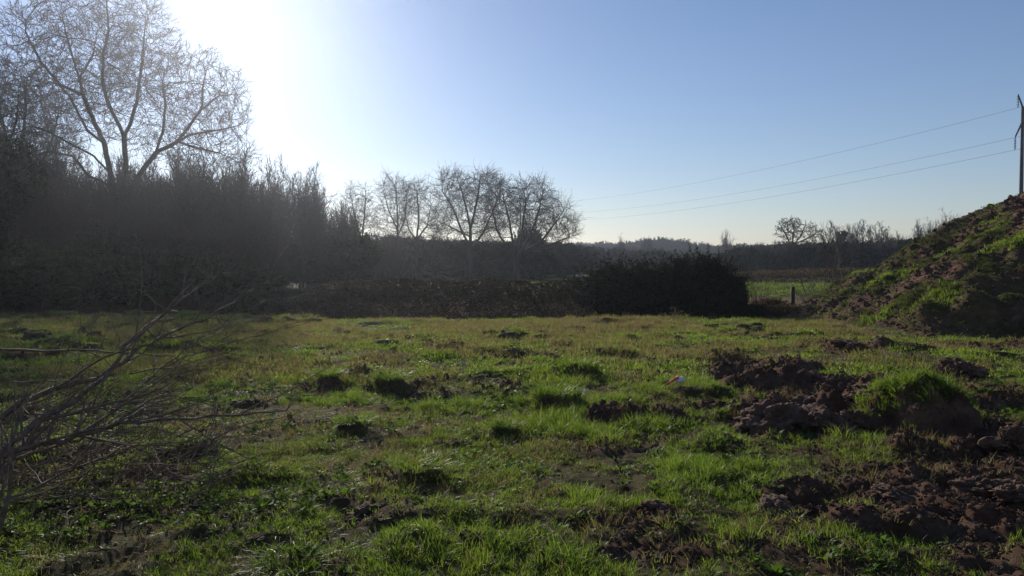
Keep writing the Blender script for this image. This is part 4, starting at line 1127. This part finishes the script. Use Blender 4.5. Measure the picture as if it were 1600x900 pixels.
# ------------------------------------------------------------------ cut thorn branches at left
def branch_obj(name, pts, r0, r1, seed, label, spur=0.13, sl=(0.04, 0.14), twigs=5, jit=0.012, group=None):
    """pts: (px, py, distance)"""
    r = np.random.default_rng(seed)
    W = [at(*p) for p in pts]; base = W[0]
    seg = []
    for a, b in zip(W[:-1], W[1:]):
        k = max(2, int(np.linalg.norm(b - a) / 0.09))
        for i in range(k): seg.append(a + (b - a) * i / k)
    seg.append(W[-1]); S = np.array(seg)
    for _ in range(2): S[1:-1] = (S[:-2] + S[1:-1] * 2 + S[2:]) / 4
    S[1:] += r.normal(0, jit, (len(S) - 1, 3))
    r0 *= 0.95
    n = len(S); P = list(S); par = [max(0, i - 1) for i in range(n)]; R = list(r0 + (r1 - r0) * (np.arange(n) / (n - 1)) ** 0.9)
    main = [True] * n
    tot = 0
    for i in range(2, n - 1):
        d = S[i + 1] - S[i]; d /= np.linalg.norm(d)
        for _ in range(1 + (r.uniform() < 0.5)):
            if r.uniform() < spur * 6:
                q = np.cross(d, r.normal(size=3)); q /= np.linalg.norm(q); q = q + d * r.uniform(0.1, 0.8); q /= np.linalg.norm(q)
                L = r.uniform(*sl); P.append(P[i] + q * L * 0.6); par.append(i); R.append(max(0.003, R[i] * 0.3)); main.append(False)
                P.append(P[-1] + (q + r.normal(0, 0.3, 3)) * L * 0.4); par.append(len(P) - 2); R.append(0.0018); main.append(True)
    for _ in range(twigs):
        i = int(r.uniform(0.15, 0.95) * n); d = S[min(i + 1, n - 1)] - S[i - 1]; d /= np.linalg.norm(d)
        q = d + r.normal(0, 0.5, 3); last = i; rr = R[i] * 0.5; p = P[i]; L = r.uniform(0.3, 0.9); m = int(L / 0.08)
        for j in range(m):
            q = q / np.linalg.norm(q); p = p + q * 0.08; q = q + r.normal(0, 0.13, 3) + np.array([0, 0, 0.02])
            if p[2] < 0.05: break
            P.append(p); par.append(last); last = len(P) - 1; R.append(rr * (1 - 0.8 * j / m) + 0.001); main.append(j > 0)
            if r.uniform() < spur * 4:
                s = np.cross(q, r.normal(size=3)); s /= np.linalg.norm(s); P.append(p + s * r.uniform(0.03, 0.09)); par.append(last); R.append(0.0014); main.append(False)
    P = np.array(P) - base; par = np.array(par); e = np.nonzero(par != np.arange(len(P)))[0]
    R = np.array(R)
    V, Fq = tubes(P, par, R, 6, e[e < n], np.array(main)); V2, F2 = tubes(P, par, R, 4, e[e >= n], np.array(main))
    t = empty(name, base); tag(t, label, 'branch', group)
    obj('limb', with_mat(mesh_np('limb', V, Fq, True), M_FBARK), None, t)
    obj('twigs', with_mat(mesh_np('twigs', V2, F2, True), M_FBARK), None, t)
    return t
branch_obj('cut_branch', [(-90, 745, 4.0), (0, 712, 4.2), (60, 690, 4.35), (150, 672, 4.5), (215, 660, 4.7), (300, 655, 4.9), (370, 650, 5.1), (440, 640, 5.3), (470, 622, 5.5)], 0.020, 0.003, 801,
           'long thorny cut branch reaching lowest over the grass at left', 0.18, (0.06, 0.19), 14)
branch_obj('cut_branch', [(-80, 740, 3.9), (0, 700, 4.2), (60, 660, 4.4), (110, 625, 4.6), (160, 590, 4.9), (215, 545, 5.3), (280, 515, 5.8), (340, 490, 6.2), (390, 455, 6.6), (440, 430, 6.9)], 0.022, 0.002, 802,
           'thickest cut branch rising diagonally from the left edge', 0.12, (0.05, 0.14), 12)
branch_obj('cut_branch', [(-60, 690, 4.2), (0, 650, 4.4), (50, 620, 4.6), (120, 598, 4.8), (170, 585, 5.0), (205, 530, 5.3), (240, 500, 5.6), (262, 488, 5.8), (310, 450, 6.1), (332, 430, 6.3), (350, 424, 6.4), (385, 424, 6.5)], 0.022, 0.002, 803,
           'cut branch whose slim end arches over at the top', 0.08, (0.04, 0.12), 8)
branch_obj('cut_branch', [(-60, 548, 4.4), (0, 547, 4.5), (90, 546, 4.8), (170, 549, 5.0), (240, 554, 5.2), (280, 560, 5.4), (330, 570, 5.6)], 0.011, 0.002, 804,
           'nearly level dark cut branch crossing the left edge highest', 0.05, (0.02, 0.06), 3, 0.006)
branch_obj('cut_branch', [(-60, 596, 4.3), (0, 596, 4.3), (90, 596, 4.6), (180, 594, 4.8)], 0.006, 0.003, 805, 'thin pale straight stick crossing the left edge', 0.02, (0.02, 0.05), 1, 0.004)
branch_obj('cut_branch', [(200, 585, 5.6), (240, 576, 5.8), (330, 574, 6.2), (370, 560, 6.4), (410, 542, 6.6)], 0.007, 0.002, 806, 'slim bare branch curving up toward the middle of the field', 0.03, (0.02, 0.06), 3, 0.006)
branch_obj('cut_branch', [(250, 575, 6.0), (340, 540, 6.4), (420, 520, 6.8), (500, 500, 7.2)], 0.007, 0.002, 807, 'slim bare branch tip reaching furthest to the right', 0.03, (0.02, 0.07), 2, 0.006)
branch_obj('cut_branch', [(20, 720, 4.4), (120, 690, 4.7), (200, 650, 5.1), (260, 610, 5.5), (300, 575, 5.9)], 0.012, 0.002, 808, 'crooked twiggy branch in the middle of the cut pile', 0.15, (0.04, 0.14), 10)
branch_obj('cut_branch', [(-40, 880, 3.9), (10, 800, 4.0), (15, 700, 4.1), (25, 640, 4.2), (45, 600, 4.3)], 0.016, 0.003, 809, 'dark upright stem at the lower left edge', 0.12, (0.04, 0.14), 8)
branch_obj('cut_branch', [(0, 790, 4.8), (80, 772, 5.0), (150, 780, 5.2), (230, 782, 5.3)], 0.009, 0.003, 810, 'thin stick lying low in the dark brush', 0.08, (0.03, 0.1), 5)
EXTRA = [([(-60, 820, 4.3), (30, 770, 4.5), (110, 735, 4.8), (200, 700, 5.1), (290, 690, 5.3), (340, 700, 5.4)], 0.012, 'dark thorny branch just under the longest one'),
         ([(-60, 640, 4.5), (40, 655, 4.6), (130, 640, 4.9), (230, 648, 5.2), (320, 658, 5.4)], 0.009, 'slender sagging branch crossing the lit grass at left'),
         ([(-40, 770, 4.2), (40, 700, 4.4), (90, 650, 4.6), (120, 600, 4.9), (135, 560, 5.1)], 0.010, 'steep dark branch near the left edge'),
         ([(60, 760, 4.9), (130, 715, 5.1), (190, 660, 5.4), (235, 630, 5.6), (300, 620, 5.9), (350, 632, 6.0)], 0.009, 'curved twiggy branch above the dark brush'),
         ([(120, 690, 5.0), (200, 620, 5.4), (270, 560, 5.9), (340, 510, 6.3), (390, 480, 6.6), (420, 470, 6.8)], 0.010, 'long diagonal branch lying beside the thickest one')]
for k, (pts, rr, lb) in enumerate(EXTRA):
    branch_obj('cut_branch', pts, rr, 0.002, 860 + k, lb, 0.17, (0.05, 0.17), 12)
for k, (pts, lb) in enumerate([([(262, 488, 5.8), (240, 470, 5.75), (226, 458, 5.7)], 'short pale forked twig below the arching end'), ([(262, 490, 5.8), (245, 487, 5.7), (215, 487, 5.6)], 'short pale level twig pointing left'),
                               ([(186, 535, 5.3), (180, 520, 5.3), (175, 505, 5.3)], 'short pale upright twig above the pile'), ([(150, 583, 4.9), (130, 573, 4.9), (106, 564, 4.9)], 'pale twig pointing up and left over the dark shade')]):
    branch_obj('cut_twig', pts, 0.005, 0.003, 820 + k, lb, 0.02, (0.02, 0.04), 0, 0.004)
# low tangle of brush
r_ = np.random.default_rng(850); P, par, R, mn = [], [], [], []
for c in range(260):
    d = r_.uniform(4.9, 7.4); px = r_.uniform(-80, 330) * (1 if r_.uniform() < 0.75 else 1.15); x0 = (px - 800) / F * d
    p = np.array([x0, d, r_.uniform(0.02, 0.25)]); a = r_.normal(0.3, 0.9); q = np.array([math.cos(a), math.sin(a) * 0.6, r_.normal(0.12, 0.25) if c % 3 else abs(r_.normal(1.0, 0.5))])
    last = len(P); P.append(p); par.append(last); R.append(0.005); mn.append(True)
    m = r_.integers(4, 10); rr = r_.uniform(0.002, 0.006)
    for j in range(m):
        q /= np.linalg.norm(q); p = p + q * 0.09; p[2] = max(p[2], 0.02); q = q + r_.normal(0, 0.2, 3); P.append(p.copy()); par.append(last); last = len(P) - 1; R.append(rr * (1 - 0.7 * j / m)); mn.append(True)
P = np.array(P); base = np.array([-3.2, 6.0, 0.0]); P = P - base; par = np.array(par); e = np.nonzero(par != np.arange(len(P)))[0]
V, Fq = tubes(P, par, np.array(R), 4, e, np.array(mn))
bo = obj('brush_tangle', with_mat(mesh_np('brush_tangle', V, Fq), M_FBARK), None, None, base)
tag(bo, 'dark tangle of small dead twigs lying under the cut branches', 'brushwood', kind='stuff')

# ------------------------------------------------------------------ marker in the grass
def plastic(name, col, rough=0.35):
    m = rough_mat(name, [(0.3, tuple(c * 0.85 for c in col)), (0.7, col)], 12, rough, 0.2, 0.002, 0.5); return m
M_RED = plastic('orange_red_plastic', (0.75, 0.07, 0.03)); M_WHT = plastic('white_plastic', (0.75, 0.76, 0.8), 0.3)
dm = 10.1
mb = at(1058, 612, dm); mb[2] = float(H(mb[0], mb[1])) + 0.06
mk = empty('plastic_tube', mb); tag(mk, 'small white tube with an orange red spout lying in the grass', 'litter')
s = dm / F
obj('tube', polytube([(0.0, 0.0, 0.0), (0.008, 0, 0.0), (0.05, 0.03, 0.012), (0.098, 0.06, 0.018), (0.11, 0.065, 0.02)], [0.020, 0.034, 0.036, 0.034, 0.016], 12, M_WHT, 'tube'), None, mk)
obj('spout', polytube([(0.03, 0.0, 0.035), (0.005, -0.01, 0.045), (-0.03, -0.02, 0.025), (-0.09, -0.04, -0.01), (-0.16, -0.06, -0.045)], [0.012, 0.03, 0.02, 0.014, 0.010], 10, M_RED, 'spout'), None, mk)
# pale sticks in the field
for k, (a, b, lb) in enumerate([((1150, 719), (1212, 712), 'pale stick lying in the grass below the churned soil'), ((1205, 722), (1190, 726), 'tiny pale stick right of the longer pale stick')]):
    pa = at(a[0], a[1], gd(a[1])); pb = at(b[0], b[1], gd(b[1])); pa[2] = H(pa[0], pa[1]) + 0.05; pb[2] = H(pb[0], pb[1]) + 0.05
    mid = (pa + pb) / 2 + np.array([0, 0.02, 0.01])
    so = obj('stick', polytube([pa - pa, mid - pa, pb - pa], [0.012, 0.011, 0.006], 6, M_FBARK, 'stick'), None, None, pa); tag(so, lb, 'stick')

# ------------------------------------------------------------------ haze
m, n, out = new_mat('haze')
pv = n.nodes.new('ShaderNodeVolumePrincipled')
pv.inputs['Color'].default_value = (0.80, 0.87, 1.0, 1)
pv.inputs['Density'].default_value = 0.0005
pv.inputs['Anisotropy'].default_value = 0.82  # density and forward scatter also imitate lens glare over the left wood
n.links.new(pv.outputs[0], out.inputs['Volume'])
hx, hy0, hy1, hz0, hz1 = 4000.0, -200.0, 4000.0, -3.0, 26.0
V = np.array([(a, b, c) for c in (hz0, hz1) for b in (hy0, hy1) for a in (-hx, hx)])
Fq = np.array([(0, 2, 3, 1), (4, 5, 7, 6), (0, 1, 5, 4), (2, 6, 7, 3), (0, 4, 6, 2), (1, 3, 7, 5)])
hz = obj('haze', mesh_np('haze', V, Fq), m); tag(hz, kind='stuff'); hz['label'] = 'thin bluish haze hanging over the whole field and woods'
print('grass', NG)
